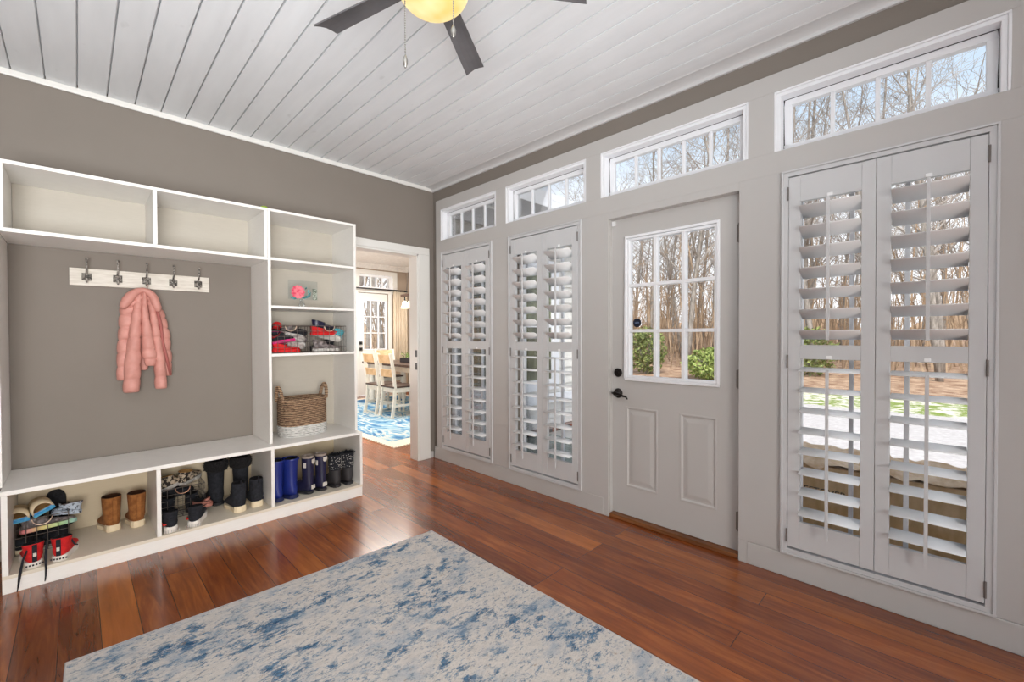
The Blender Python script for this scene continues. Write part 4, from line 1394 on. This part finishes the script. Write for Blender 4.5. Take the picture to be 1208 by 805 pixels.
for k in range(5):
    a = math.radians(106.5 - 72 * k)
    u = Vector((math.cos(a), math.sin(a), 0)); v = Vector((-math.sin(a), math.cos(a), 0))
    pitch = math.radians(-10)
    vp = v * math.cos(pitch) + Vector((0, 0, 1)) * math.sin(pitch)
    nrm = u.cross(vp)
    rings = []
    for t in (0, .25, .5, .75, 1.0):
        R = .13 + (.525 - .13) * t
        hw = .034 + .010 * t
        camber = .004
        ring = []
        for s_, o in ((-1, 0), (-.5, camber), (0, camber * 1.3), (.5, camber), (1, 0)):
            Rr = R + (.012 * (s_ + .3) if t == 1.0 else 0) - (.006 * (1 - abs(s_)) if t == 1.0 else 0)
            ring.append(Vector((FC.x, FC.y, ZBL)) + u * Rr + vp * (hw * s_) + nrm * (o + .003))
        for s_, o in ((1, 0), (.5, camber), (0, camber * 1.3), (-.5, camber), (-1, 0)):
            Rr = R + (.012 * (s_ + .3) if t == 1.0 else 0) - (.006 * (1 - abs(s_)) if t == 1.0 else 0)
            ring.append(Vector((FC.x, FC.y, ZBL)) + u * Rr + vp * (hw * s_) + nrm * (o - .003))
        rings.append(ring)
    bl = fpart(MB().loft(rings), 'fan_blade', 'blade')
    ir = MB()
    c_ = Vector((FC.x, FC.y, ZBL + .012))
    ir.tube([c_ + u * .085, c_ + u * .12 + Vector((0, 0, -.006)), c_ + u * .19 + Vector((0, 0, -.004))], [.014, .016, .012], 8)
    ir.build('blade_iron', M['steel'], bl, smooth=True)
def chain(x, y, z0, z1, r=.0016):
    m = MB()
    nlk = int((z0 - z1) / .0075)
    for k in range(nlk):
        m.sphere((x, y, z0 - .0075 * k), .0024, 6, 4)
    m.tube([(x, y, z0), (x, y, z1)], .0009, 4)
    o = fpart(m, 'pull_chain', 'steel')
    MB().lathe([(.0015, .012), (.005, .004), (.0085, -.006), (.0075, -.018), (.004, -.026), (.003, -.030)], 12, (x, y, z1 - .01)).build('chain_pull', M['steel'], o, smooth=True)
chain(-1.874, -2.544, 2.44, 2.152)
chain(-1.778, -2.667, 2.44, 2.232)

# ------------------------------------------------------------------ dining room
YF, XR = 4.863, 2.641
holes = [(1.50, 2.19, 0.0, 2.18), (1.52, 2.40, 2.27, 2.66)]
b = MB()
b.plate((-3.0, XR + .1), (0, 2.79), holes, 0.0, 0.1)
b.v = [(y, YF + x, z) for x, y, z in b.v]
struct(b.build('wall_far', M['paint_far']))
b = MB().plate((0.12, YF + .1), (0, 2.79), [(2.6, 4.3, 0.9, 2.2)], XR, XR + .1)
struct(b.build('wall_dining', M['paint_far']))
struct(MB().box(-3.0, XR + .1, 0.12, YF + .1, 2.789, 2.83).build('ceiling_dining', M['ceil_d']))
struct(MB().box(-3.1, -3.0, 0.12, YF + .1, 0, 2.79).build('wall_dining_left', M['paint_far']))  # unseen wall, put in to keep the sun off the dining floor
# thicken: crown and casing
m = MB()
pr2 = [(0, 2.69), (-.018, 2.69), (-.022, 2.705), (-.045, 2.735), (-.075, 2.765), (-.085, 2.789), (0, 2.789)]
m.loft([[(x, YF + y, z) for y, z in pr2] for x in (-3.0, XR)])
m.loft([[(XR + y, yy, z) for y, z in pr2] for yy in (0.12, YF)])
trim(m, mat='ceil_d', bevel=0)
m = MB()
m.box(1.42, 1.50, YF - .02, YF, 0, 2.1798)
m.box(2.19, 2.27, YF - .02, YF, 0, 2.1798)
m.box(1.42, 2.41, YF - .02, YF, 2.18, 2.27)
m.box(1.42, 1.52, YF - .02, YF, 2.2702, 2.5698)
m.box(2.30, 2.41, YF - .02, YF, 2.2702, 2.5698)
m.box(1.42, 2.41, YF - .02, YF, 2.57, 2.66)
trim(m, mat='trim', bevel=0.003)
struct(MB().box(2.27, XR, YF - .015, YF, 0, .12).build('baseboard_far', M['trim'], bevel=.002))
struct(MB().box(-3.0, 1.42, YF - .015, YF, 0, .12).build('baseboard_far_side', M['trim'], bevel=.002))
d2 = empty_struct('door_2', (1.845, YF, 0))
m = MB().plate((1.51, 2.18), (0.02, 2.17), [(1.625, 2.145, 0.98, 2.02)], 0.02, .06)
m.v = [(y, YF + x, z) for x, y, z in m.v]
m.build('door_slab', M['trim'], d2, bevel=0)
m = MB()
for i in range(0, 4):
    x_ = 1.625 + .52 * i / 3
    m.box(x_ - .009, x_ + .009, YF + .012, YF + .06, .98, 2.02)
for i in range(0, 4):
    z_ = .98 + 1.04 * i / 3
    m.box(1.625, 2.145, YF + .012, YF + .06, z_ - .009, z_ + .009)
m.build('muntin', M['sash'], d2)
MB().box(1.62, 2.15, YF + .035, YF + .038, .975, 2.025).build('glass_pane', M['glass'], d2)
for z_ in (1.117, 0.991):
    m = MB().box(1.535, 1.590, YF - .012, YF + .02, z_ - .032, z_ + .032)
    m.tube([(1.562, YF - .012, z_), (1.562, YF - .05, z_)], .01, 8)
    m.build('door_lock', M['black'], d2, bevel=.002)
w8 = empty_struct('window_8', (1.96, YF, 2.27))
m = MB()
m.box(1.52, 2.30, YF + .01, YF + .06, 2.27, 2.31); m.box(1.52, 2.30, YF + .01, YF + .06, 2.52, 2.57)
for i in range(6):
    x_ = 1.535 + (2.20 - 1.535) * i / 5
    m.box(x_ - .012, x_ + .012, YF + .01, YF + .06, 2.31, 2.52)
m.box(2.20, 2.30, YF + .01, YF + .06, 2.31, 2.52)
m.build('sash', M['sash'], w8)
MB().box(1.53, 2.21, YF + .03, YF + .033, 2.30, 2.53).build('glass_pane', M['glass'], w8)
w9 = empty_struct('window_9', (XR, 3.4, .9))
MB().frame(2.6, 4.3, .9, 2.2, .07, XR - .01, XR + .08).box(XR, XR + .06, 3.42, 3.48, .97, 2.13).build('sash', M['sash'], w9)
MB().box(XR + .03, XR + .033, 2.65, 4.25, .95, 2.15).build('glass_pane', M['glass'], w9)

cr = tag(MB().tube([(1.30, YF - .09, 2.258), (2.60, YF - .09, 2.258)], .016, 10).build('curtain_rod', M['black'], None, smooth=True), 'black curtain rod across the far dining room door', 'curtain rod')
m = MB().sphere((1.28, YF - .09, 2.258), .03, 12, 8)
m.build('finial', M['black'], cr, smooth=True)
m = MB()
for x_ in (1.46, 2.40):
    m.tube([(x_, YF - .09, 2.258), (x_, YF, 2.258)], .008, 6)
m.build('rod_bracket', M['black'], cr)
# curtain: pleated panel
pl = []
n = 64
for k in range(n + 1):
    t = k / n
    pl.append((2.275 + .345 * t, YF - .085 + .032 * math.sin(t * 2 * PI * 6.5)))
pl2 = [(x, y + .004) for x, y in reversed(pl)]
crt = tag(MB().loft([[(x + (x - 2.45) * .05 * zf, y, z) for x, y in pl + pl2] for z, zf in ((0.01, 1), (1.2, .6), (2.236, 0))]).build('curtain', M['curtain'], None, smooth=True), 'pleated beige curtain in the dining room corner', 'curtain')
m = MB()
for k in range(7):
    m.torus((2.285 + .32 * k / 6, YF - .09, 2.252), .021, .003, 'x', 12, 5)
m.build('curtain_ring', M['black'], crt)

# dining rug with a cream border
ang = 0.05
def rr_(x, y):
    c_, s_ = math.cos(ang), math.sin(ang)
    return (-0.13 + x * c_ - y * s_ * .35, 0.60 + x * s_ * 2.2 + y * c_)
m = MB().prism([rr_(0, 0), rr_(2.5, 0), rr_(2.5, 3.75), rr_(0, 3.75)], .0005, .007)
dr = tag(m.build('dining_rug', M['cream']), 'swirled blue and white rug with cream border under the dining table', 'rug')
MB().prism([rr_(.13, .26), rr_(2.37, .26), rr_(2.37, 3.6), rr_(.13, 3.6)], .0065, .009).build('blue_field', M['drug'], dr)
m = MB()
for k in range(60):
    x_, y_ = rr_(0.02 + 2.4 * k / 60, 0.008)
    m.box(x_, x_ + .02, y_ - .006, y_ + .006, .0068, .0085)
    x_, y_ = rr_(0.006, 0.02 + 3.6 * k / 60)
    m.box(x_ - .006, x_ + .006, y_, y_ + .03, .0068, .0085)
m.build('whip_stitch', M['charcoal'], dr)

# dining table
RZ = .0095
dt = thing('dining_table', 'cream farmhouse dining table with dark plank top', 'table', (1.62, 3.05, RZ))
MB().box(1.17, 2.07, 2.00, 4.02, .745, .785).build('tabletop', M['darkwood'], dt, bevel=.004)
m = MB()
m.box(1.24, 1.27, 2.10, 3.92, .65, .744); m.box(1.97, 2.00, 2.10, 3.92, .65, .744)
m.box(1.271, 1.969, 2.10, 2.13, .65, .744); m.box(1.271, 1.969, 3.89, 3.92, .65, .744)
m.build('apron', M['creampaint'], dt, bevel=.002)
for x_ in (1.285, 1.955):
    for y_ in (2.46, 3.86):
        MB().lathe([(.045, RZ), (.055, RZ + .05), (.05, RZ + .12), (.062, RZ + .3), (.05, RZ + .5), (.06, RZ + .58), (.06, .744)], 16, (x_, y_, 0)).build('leg', M['creampaint'], dt, smooth=True)

def dining_chair(label, loc, rz):
    r = thing('dining_chair', label, 'chair', loc, rz, group='cream ladder-back chairs at the dining table')
    W = .205
    # seat faces +x; back posts at x=0
    for s_ in (-1, 1):
        m = MB()
        m.loft([[(x - .02, s_ * (W - .018) - .02, z), (x + .022, s_ * (W - .018) - .02, z), (x + .022, s_ * (W - .018) + .02, z), (x - .02, s_ * (W - .018) + .02, z)] for x, z in ((-.02, 0), (.02, .25), (.03, .45), (.0, .75), (-.045, .985))])
        m.build('back_post', M['creampaint'], r, world=False, bevel=.003)
        MB().loft([[(.40 - q, s_ * (W - .02) - q, z), (.40 + q, s_ * (W - .02) - q, z), (.40 + q, s_ * (W - .02) + q, z), (.40 - q, s_ * (W - .02) + q, z)] for q, z in ((.014, 0), (.02, .43))]).build('leg', M['creampaint'], r, world=False, bevel=.002)
    for z0_, z1_ in ((.83, .965), (.62, .735)):
        MB().loft([[(x, y, z) for y, x in [(-W + .03, q), (-.09, q - .016), (0, q - .022), (.09, q - .016), (W - .03, q)]] + [(x + .016, y, z) for y, x in reversed([(-W + .03, q), (-.09, q - .016), (0, q - .022), (.09, q - .016), (W - .03, q)])] for z, q in ((z0_, -.012 - (z0_ - .7) * .18), (z1_, -.012 - (z1_ - .7) * .18))]).build('back_slat', M['slatwood'], r, world=False, bevel=.002)
    MB().box(.0, .44, -W, W, .45, .478).build('seat', M['darkwood'], r, world=False, bevel=.008)
    m = MB()
    m.box(.02, .40, -W + .01, -W + .03, .38, .449); m.box(.02, .40, W - .03, W - .01, .38, .449)
    m.box(.385, .405, -W + .03, W - .03, .38, .449); m.box(.03, .05, -W + .03, W - .03, .38, .449)
    m.build('seat_rail', M['creampaint'], r, world=False)
    m = MB()
    for s_ in (-1, 1):
        m.box(.01, .40, s_ * (W - .02) - .008, s_ * (W - .02) + .008, .16, .19)
    m.box(.19, .21, -W + .02, W - .02, .165, .185)
    m.build('stretcher', M['creampaint'], r, world=False)
    return r
c1 = dining_chair('cream ladder-back dining chair on the left of the pair nearest the doorway', (0.755, 2.845, RZ), 0.0)
copy_tree(c1, (0.765, 2.36, RZ), 0.0, 'cream ladder-back dining chair on the right of the pair nearest the doorway')
copy_tree(c1, (1.78, 4.27, RZ), -PI / 2 - .1, 'cream dining chair at the far end of the dining table')
cp = MB().box(1.10, 1.11, 2, 2.01, .5, .51)
pb = thing('planter_box', 'dark rectangular planter of green leaves on the dining table', 'planter', (1.6, 2.95, .7855))
MB().box(1.50, 1.70, 2.55, 3.22, .786, .868).build('planter_trough', M['planter'], pb, bevel=.003)
m = MB()
rr = random.Random(8)
for k in range(240):
    c_ = Vector((rr.uniform(1.50, 1.70), rr.uniform(2.57, 3.2), .868 + rr.uniform(0, .09)))
    u = Vector((rr.uniform(-1, 1), rr.uniform(-1, 1), rr.uniform(-.2, 1))).normalized() * .022
    v = u.cross(Vector((rr.uniform(-1, 1), rr.uniform(-1, 1), rr.uniform(-1, 1)))).normalized() * .010
    m.add([c_ - u, c_ + v, c_ + u, c_ - v], [(0, 1, 2, 3)])
m.build('foliage', M['leaf'], pb)

# chandelier
ch = thing('beam_chandelier', 'dark wooden beam chandelier with glowing glass bell shades', 'chandelier', (1.6, 2.95, 2.789))
MB().box(1.565, 1.635, 2.30, 3.29, 1.975, 2.02).build('wood_beam', M['darkwood'], ch, bevel=.003)
m = MB()
for y_ in (2.55, 3.15):
    m.torus((1.6, y_, 2.03), .012, .002, 'x', 10, 5)
for k in range(38):
    t = k / 37
    for y0_, y1_ in ((2.55, 2.78), (3.15, 2.98)):
        m.torus((1.6, y0_ + (y1_ - y0_) * t, 2.03 + .73 * t), .011, .0022, 'x' if k % 2 else 'y', 8, 4)
m.build('chain', M['black'], ch)
MB().lathe([(.02, 2.755), (.06, 2.765), (.065, 2.789)], 20, (1.6, 2.88, 0), 1, 2.4).build('canopy', M['black'], ch, smooth=True)
for y_ in (2.42, 2.62, 2.82, 3.02, 3.20):
    s_ = MB().lathe([(.016, 1.90), (.032, 1.885), (.045, 1.85), (.052, 1.81), (.070, 1.775), (.073, 1.765)], 20, (1.6, y_, 0), caps=False).build('bell_shade', M['shade'], ch, smooth=True)
    MB().tube([(1.6, y_, 1.975), (1.6, y_, 1.895)], .012, 8).build('lamp_holder', M['black'], s_, smooth=True)
for i, (x_, y_) in enumerate(((1.722, 3.474), (1.90, 3.44))):
    r = thing('recessed_light', ('left' if i == 0 else 'right') + ' small recessed spotlight in the dining room ceiling', 'ceiling light', (x_, y_, 2.789), group='recessed spotlights over the dining room')
    MB().lathe([(.075, 2.7885), (.075, 2.784), (.055, 2.783)], 20, (x_, y_, 0)).build('trim_ring', M['whiteplastic'], r, smooth=True)
    MB().lathe([(.054, 2.783), (.02, 2.780)], 20, (x_, y_, 0)).build('lens', M['spot'], r, smooth=True)

# ------------------------------------------------------------------ outside
GZ = -0.34
# lawn/driveway/forest floor rings around the house, all on one slope
def ground(name, x0, x1, y0, y1, z0, z1, mat):
    m = MB()
    nx, ny = 24, 24
    vs = []
    rr = random.Random(4)
    for i in range(nx + 1):
        for j in range(ny + 1):
            x = x0 + (x1 - x0) * i / nx
            y = y0 + (y1 - y0) * j / ny
            vs.append((x, y, z0 + (z1 - z0) * i / nx + (rr.uniform(-.01, .01) if 0 < i < nx else 0)))
    fs_ = [(i * (ny + 1) + j, (i + 1) * (ny + 1) + j, (i + 1) * (ny + 1) + j + 1, i * (ny + 1) + j + 1) for i in range(nx) for j in range(ny)]
    m.add(vs, fs_)
    o = m.build(name, M[mat], smooth=True)
    o['kind'] = 'structure'
    return o
ground('ground_driveway', 0.16, 9.2, -30, 34, GZ, GZ, 'drive')
ground('ground_lawn', 9.2, 12.0, -30, 34, GZ, GZ + .02, 'lawn')
ground('ground_forest_floor', 12.0, 70, -60, 80, GZ + .02, 0.9, 'litter')
ground('ground_garden', -8, 0.16, 5.0, 60, -.35, 0.3, 'litter')
# deck outside the entry
m = MB()
for k in range(12):
    x_ = 0.165 + .14 * k
    m.box(x_, x_ + .134, -6.0, 0.10, -.09, -.06)
m.box(.165, 1.84, -6.0, .10, GZ + .005, -.091)
o = struct(m.build('floor_deck', M['deck']))
# far wooded ridge
m = MB()
n = 90
r0, r1 = [], []
rr = random.Random(9)
for k in range(n + 1):
    a = math.radians(-40 + 150 * k / n)
    h = 2.6 + 1.2 * math.sin(k * .7) + rr.uniform(-.5, .8)
    r0.append((62 * math.cos(a), 62 * math.sin(a), -.5))
    r1.append((64 * math.cos(a), 64 * math.sin(a), h))
for k in range(n):
    m.add([r0[k], r0[k + 1], r1[k + 1], r1[k]], [(0, 1, 2, 3)])
struct(m.build('hill_ridge', M['ridge'], smooth=True))

# outside of the dining wing: siding, windows, eave
m = MB()
zb = GZ
z = zb
while z < 2.60:
    z2 = min(z + .115, 2.60)
    m.add([(.14, .100, z), (2.80, .100, z), (2.80, .118, z2), (.14, .118, z2), (.14, .118, z), (2.80, .118, z)], [(0, 1, 2, 3), (0, 4, 5, 1)])
    z = z2
m.box(.16, 2.80, .118, .1255, zb, 2.78)
struct(m.build('wall_wing', M['siding']))
m = MB()
m.box(2.74, 2.86, .07, .13, zb, 2.72)
m.box(.16, .26, .07, .099, zb, 2.62)
m.box(.16, 2.86, .06, .099, 2.56, 2.80)
m.box(.16, 2.9, .05, .099, .34, .46)
trim(m, mat='sash', bevel=.004)
m = MB()
m.box(.16, 3.25, -.38, .13, 2.80, 2.83)
m.box(.16, 3.25, -.41, -.38, 2.79, 2.97)
m.box(3.22, 3.25, -.41, 5.2, 2.79, 2.97)
m.box(2.86, 3.25, .13, 5.2, 2.80, 2.83)
trim(m, name='trim_eave', mat='sash', bevel=.004)
for i, (x0_, x1_) in enumerate(((.55, 1.15), (1.45, 2.05))):
    wn = empty_struct('window_%d' % (10 + i), ((x0_ + x1_) / 2, .1, .7))
    m = MB().frame(x0_ - .1, x1_ + .1, .52, 2.28, .1, -.075, -.115)
    m.frame(x0_, x1_, .62, 2.18, .045, -.085, -.11)
    m.box(-.09, -.11, x0_, x1_, 1.37, 1.43)
    m.box(-.092, -.108, (x0_ + x1_) / 2 - .012, (x0_ + x1_) / 2 + .012, .62, 2.18)
    m.v = [(y, -x - .04 + .03, z) for x, y, z in m.v]
    m.build('sash', M['sash'], wn)
    MB().box(x0_, x1_, .090, .096, .62, 2.18).build('glass_pane', M['darkpane'], wn)

# cardboard carton on the deck
cb = thing('cardboard_carton', 'brown cardboard carton standing on the deck outside the right window', 'box', (0.8, -3.5, -.06))
m = MB()
rr = random.Random(6)
m.box(.58, 1.02, -3.98, -3.02, -.0595, .46)
cbody = m.build('carton_body', M['card'], cb, bevel=.006)
m = MB()
nx, ny = 8, 18
vs = []
for i in range(nx + 1):
    for j in range(ny + 1):
        x_ = .565 + .475 * i / nx
        y_ = -3.995 + .99 * j / ny
        edge = (i in (0, nx) or j in (0, ny))
        vs.append((x_ + rr.uniform(-.008, .008), y_ + rr.uniform(-.01, .01), .468 + (rr.uniform(-.03, .02) if edge else rr.uniform(0.0, .05))))
m.add(vs, [(i * (ny + 1) + j, (i + 1) * (ny + 1) + j, (i + 1) * (ny + 1) + j + 1, i * (ny + 1) + j + 1) for i in range(nx) for j in range(ny)])
m.build('crumpled_lid', M['cardtop'], cb, smooth=True)
cu = bpy.data.curves.new('lettering', 'FONT')
cu.body = 'LEFTOVER'
cu.size = .052
cu.extrude = .0006
cu.align_x = 'CENTER'
to = bpy.data.objects.new('lettering_curve', cu)
COL.objects.link(to)
dg = bpy.context.evaluated_depsgraph_get()
me = bpy.data.meshes.new_from_object(to.evaluated_get(dg))
bpy.data.objects.remove(to)
tx = bpy.data.objects.new('printed_lettering', me)
me.materials.clear()
me.materials.append(M['ink'])
COL.objects.link(tx)
tx.parent = cb
tx.location = (0.579 - .8, -3.235 + 3.5, .286 + .06)
tx.rotation_euler = (PI / 2, 0, -PI / 2)

# shrubs
def shrub(label, loc, rx, rz, mat, seed, name='evergreen_shrub', nl=900, ls=.09):
    r = thing(name, label, 'shrub', loc)
    rr = random.Random(seed)
    m = MB()
    for k in range(nl):
        while True:
            p = Vector((rr.uniform(-1, 1), rr.uniform(-1, 1), rr.uniform(-1, 1)))
            if .35 < p.length < 1:
                break
        c_ = Vector((p.x * rx, p.y * rx, rz + p.z * rz))
        u = Vector((rr.uniform(-1, 1), rr.uniform(-1, 1), rr.uniform(-1, 1))).normalized() * ls
        v = u.cross(Vector((rr.uniform(-1, 1), rr.uniform(-1, 1), rr.uniform(-1, 1)))).normalized() * ls * .4
        m.add([c_ - u, c_ + v, c_ + u, c_ - v], [(0, 1, 2, 3)])
    m.build('foliage', M[mat], r, world=False)
    m = MB()
    for k in range(7):
        a = rr.uniform(0, 6.28)
        m.tube([(0, 0, -.05), (.3 * rx * math.cos(a), .3 * rx * math.sin(a), rz), (.7 * rx * math.cos(a), .7 * rx * math.sin(a), rz * 1.5)], [.03, .02, .008], 5)
    m.build('stem', M['bark'], r, world=False)
    return r
shrub('bright green laurel bush at the bottom right of the door glass', (13.0, 1.85, -.3), 1.1, .56, 'bushy', 1, nl=1500, ls=.10)
shrub('dull green loose bush at the bottom left of the door glass', (13.5, 4.7, -.3), .8, .95, 'conif', 2, nl=1100, ls=.10)
shrub('dark evergreen bush at the edge of the lawn behind the right shutters', (16.0, -.35, -.25), .9, .9, 'conif', 3, nl=700, ls=.11)


# bare winter trees
def grow(seed, height):
    rr = random.Random(seed)
    tr, br = MB(), MB()

    def rot_about(v, ang):
        ax = v.orthogonal().normalized()
        ax.rotate(Matrix.Rotation(rr.uniform(0, 2 * PI), 3, v))
        w = v.copy()
        w.rotate(Matrix.Rotation(ang, 3, ax))
        return w

    def limb(p, d_, length, rad, lvl, mb):
        segs = (9, 6, 4, 3)[lvl]
        sides = (6, 5, 3, 3)[lvl]
        pts, rads, dirs = [p.copy()], [rad], []
        q = p.copy()
        dd = d_.copy()
        for k in range(segs):
            dd = (dd + Vector((rr.uniform(-1, 1), rr.uniform(-1, 1), rr.uniform(-.5, .9))) * (.07, .16, .2, .22)[lvl]).normalized()
            q = q + dd * (length / segs)
            pts.append(q.copy())
            dirs.append(dd.copy())
            rads.append(max(.006, rad * (1 - .82 * (k + 1) / segs)))
        mb.tube(pts, rads, sides)
        if lvl < 3:
            cnt = (15, 6, 5)[lvl]
            for c in range(cnt):
                t = (.22 + .78 * (c + rr.random()) / cnt) if lvl == 0 else (.2 + .8 * (c + rr.random()) / cnt)
                i = min(int(t * segs), segs - 1)
                pp = pts[i].lerp(pts[i + 1], t * segs - i)
                nd = rot_about(dirs[i], rr.uniform(.45, 1.05))
                nl = length * (.42, .5, .5)[lvl] * rr.uniform(.6, 1.1) * (1.15 - .6 * t)
                limb(pp, nd, nl, rads[i] * rr.uniform(.35, .55), lvl + 1, br)
    limb(Vector((0, 0, 0)), Vector((rr.uniform(-.06, .06), rr.uniform(-.06, .06), 1)).normalized(), height, rr.uniform(.075, .125), 0, tr)
    return tr, br

protos = []
placed = []
rt = random.Random(21)
def spot(amin, amax, rmin, rmax, gap):
    for _ in range(200):
        a = math.radians(rt.uniform(amin, amax))
        r_ = math.sqrt(rt.uniform(rmin ** 2, rmax ** 2))
        x_, y_ = -2.6 + r_ * math.cos(a), -3.75 + r_ * math.sin(a)
        if all((x_ - u) ** 2 + (y_ - v) ** 2 > gap ** 2 for u, v in placed):
            break
    placed.append((x_, y_))
    return x_, y_
def gz(x_, y_):
    if y_ > 5 and x_ < 0.16:
        return -.35 + .65 * (x_ + 8) / 8.16
    if x_ < 12:
        return GZ
    return GZ + .02 + (0.9 - GZ - .02) * (x_ - 12) / 58
TL, TG = 'leafless grey-brown tree standing in the winter woods outside', 'bare trees in the winter woods'
for k in range(7):
    r = thing('bare_tree', TL, 'tree', group=TG)
    t_, b_ = grow(100 + k, rt.uniform(11, 16))
    t_.build('trunk', M['bark'], r, smooth=True, world=False)
    b_.build('branches', M['twig'], r, smooth=False, world=False)
    protos.append(r)
spots = [spot(-9, 30, 19, 26, 1.6) for _ in range(12)] + [spot(-10, 36, 26, 46, 1.5) for _ in range(62)] + [spot(57, 66, 13, 26, 1.2) for _ in range(9)]
for i, (x_, y_) in enumerate(spots):
    s_ = rt.uniform(.85, 1.2)
    z_ = gz(x_, y_) - .05
    if i < len(protos):
        o = protos[i]
        o.location = (x_, y_, z_)
        o.rotation_euler = (0, 0, rt.uniform(0, 6.28))
    else:
        o = copy_tree(protos[i % len(protos)], (x_, y_, z_), rt.uniform(0, 6.28))
    o.scale = (s_, s_, s_)

# thicket of thin saplings and brush at the wood's edge
m = MB()
rr = random.Random(31)
for k in range(1500):
    if k < 1380:
        a = math.radians(rr.uniform(-12, 38)); r_ = rr.uniform(20, 46)
    else:
        a = math.radians(rr.uniform(56, 67)); r_ = rr.uniform(14, 30)
    x_, y_ = -2.6 + r_ * math.cos(a), -3.75 + r_ * math.sin(a)
    z_ = gz(x_, y_) - .05
    h = rr.uniform(1.2, 4.5) if rr.random() < .75 else rr.uniform(4, 8)
    lean = Vector((rr.uniform(-.25, .25), rr.uniform(-.25, .25), 1))
    p0 = Vector((x_, y_, z_)); p2 = p0 + lean * h; p1 = p0.lerp(p2, .5) + Vector((rr.uniform(-.1, .1), rr.uniform(-.1, .1), 0)) * h * .5
    w = .010 + .004 * h
    m.tube([p0, p1, p2], [w, w * .7, w * .2], 3)
    for q in range(4):
        t = rr.uniform(.25, .9)
        s_ = p0.lerp(p2, t)
        m.tube([s_, s_ + Vector((rr.uniform(-1, 1), rr.uniform(-1, 1), rr.uniform(.2, 1.2))) * h * .22], [w * .45, w * .12], 3)
th_ = m.build('winter_thicket', M['brush'])
tag(th_, 'brown thicket of thin saplings and brush among the trees', 'undergrowth', kind='stuff')

# ------------------------------------------------------------------ light
world = bpy.data.worlds.new('overcast_sky')
scene.world = world
world.use_nodes = True
nt = world.node_tree
bg = nt.nodes['Background']
tc = nt.nodes.new('ShaderNodeTexCoord')
sp = nt.nodes.new('ShaderNodeSeparateXYZ')
nt.links.new(tc.outputs['Generated'], sp.inputs[0])
rp = nt.nodes.new('ShaderNodeValToRGB')
cr_ = rp.color_ramp
stops = [(0.0, (.30, .28, .25, 1)), (0.495, (.40, .37, .34, 1)), (0.505, (.92, .93, .95, 1)), (0.640, (.80, .85, .92, 1)), (0.690, (.46, .57, .70, 1)), (1.0, (.42, .53, .70, 1))]
while len(cr_.elements) < len(stops):
    cr_.elements.new(.5)
for e, (p, c) in zip(cr_.elements, stops):
    e.position = p
    e.color = c
mth = nt.nodes.new('ShaderNodeMath')
mth.operation = 'MULTIPLY_ADD'
nt.links.new(sp.outputs['Z'], mth.inputs[0])
mth.inputs[1].default_value = .5
mth.inputs[2].default_value = .5
nt.links.new(mth.outputs[0], rp.inputs['Fac'])
nt.links.new(rp.outputs['Color'], bg.inputs['Color'])
bg.inputs['Strength'].default_value = 1.3


def area(name, loc, target, size, energy, color=(1, 1, 1), size_y=None):
    l = bpy.data.lights.new(name, 'AREA')
    l.shape = 'RECTANGLE'
    l.size = size
    l.size_y = size_y or size
    l.energy = energy
    l.color = color
    o = bpy.data.objects.new(name, l)
    COL.objects.link(o)
    o.location = loc
    o.rotation_euler = (Vector(target) - Vector(loc)).to_track_quat('-Z', 'Y').to_euler()
    return o

bl_ = area('ceiling_fill', (-3.35, -4.65, 0.9), (-2.8, -3.1, 2.78), 1.6, 86, (0.91, 0.96, 1.0))  # added fill thrown at the ceiling, no fixture stands there
bl_.data.spread = math.radians(110)
rl_ = area('room_fill', (-3.0, -6.4, 1.1), (-1.6, 0, 0.6), 1.8, 34, (1.0, 0.95, 0.88))  # added fill from behind the camera, not a lamp of the room
rl_.data.spread = math.radians(80)
sun = bpy.data.lights.new('soft_sun', 'SUN')
sun.energy = 4.6
sun.angle = math.radians(25)
sun.color = (1.0, .96, .9)
so = bpy.data.objects.new('soft_sun', sun)
COL.objects.link(so)
so.rotation_euler = Vector((.72, .42, -.78)).to_track_quat('-Z', 'Y').to_euler()
area('dining_fill', (0.9, 2.6, 2.75), (0.9, 2.6, 0), 2.4, 150, (1.0, 0.95, 0.88))  # added fill brightening the dining room, apart from its fixtures
area('dining_up_fill', (-1.5, 2.8, 0.8), (-.6, 2.8, 2.79), 1.0, 60, (1.0, 0.96, 0.9))  # added fill hidden beside the doorway to lift the dining ceiling
# ------------------------------------------------------------------ camera
cam = bpy.data.cameras.new('camera')
co = bpy.data.objects.new('camera', cam)
COL.objects.link(co)
scene.camera = co
cam.sensor_fit = 'HORIZONTAL'
cam.sensor_width = 36.0
cam.lens = 510.68 / 1208 * 36.0
cam.clip_start = 0.02
yaw, pitch, roll = 0.7871, -0.0129, 0.0038
fw = Vector((math.sin(yaw), math.cos(yaw), 0)); ri = Vector((math.cos(yaw), -math.sin(yaw), 0)); up = Vector((0, 0, 1))
f2 = fw * math.cos(pitch) + up * math.sin(pitch)
u2 = up * math.cos(pitch) - fw * math.sin(pitch)
# image coordinates are turned by +roll: right axis tilts accordingly
rr2 = ri * math.cos(roll) - u2 * math.sin(roll)
uu2 = u2 * math.cos(roll) + ri * math.sin(roll)
mat_ = Matrix((rr2, uu2, -f2)).transposed().to_4x4()
mat_.translation = (-2.616, -3.755, 1.264)
co.matrix_world = mat_

# ------------------------------------------------------------------ render look
scene.view_settings.view_transform = 'Standard'
scene.view_settings.look = 'None'
scene.view_settings.exposure = 0.22
scene.cycles.use_denoising = True
scene.cycles.max_bounces = 7
scene.cycles.diffuse_bounces = 4
scene.cycles.transparent_max_bounces = 12
scene.cycles.sample_clamp_indirect = 6
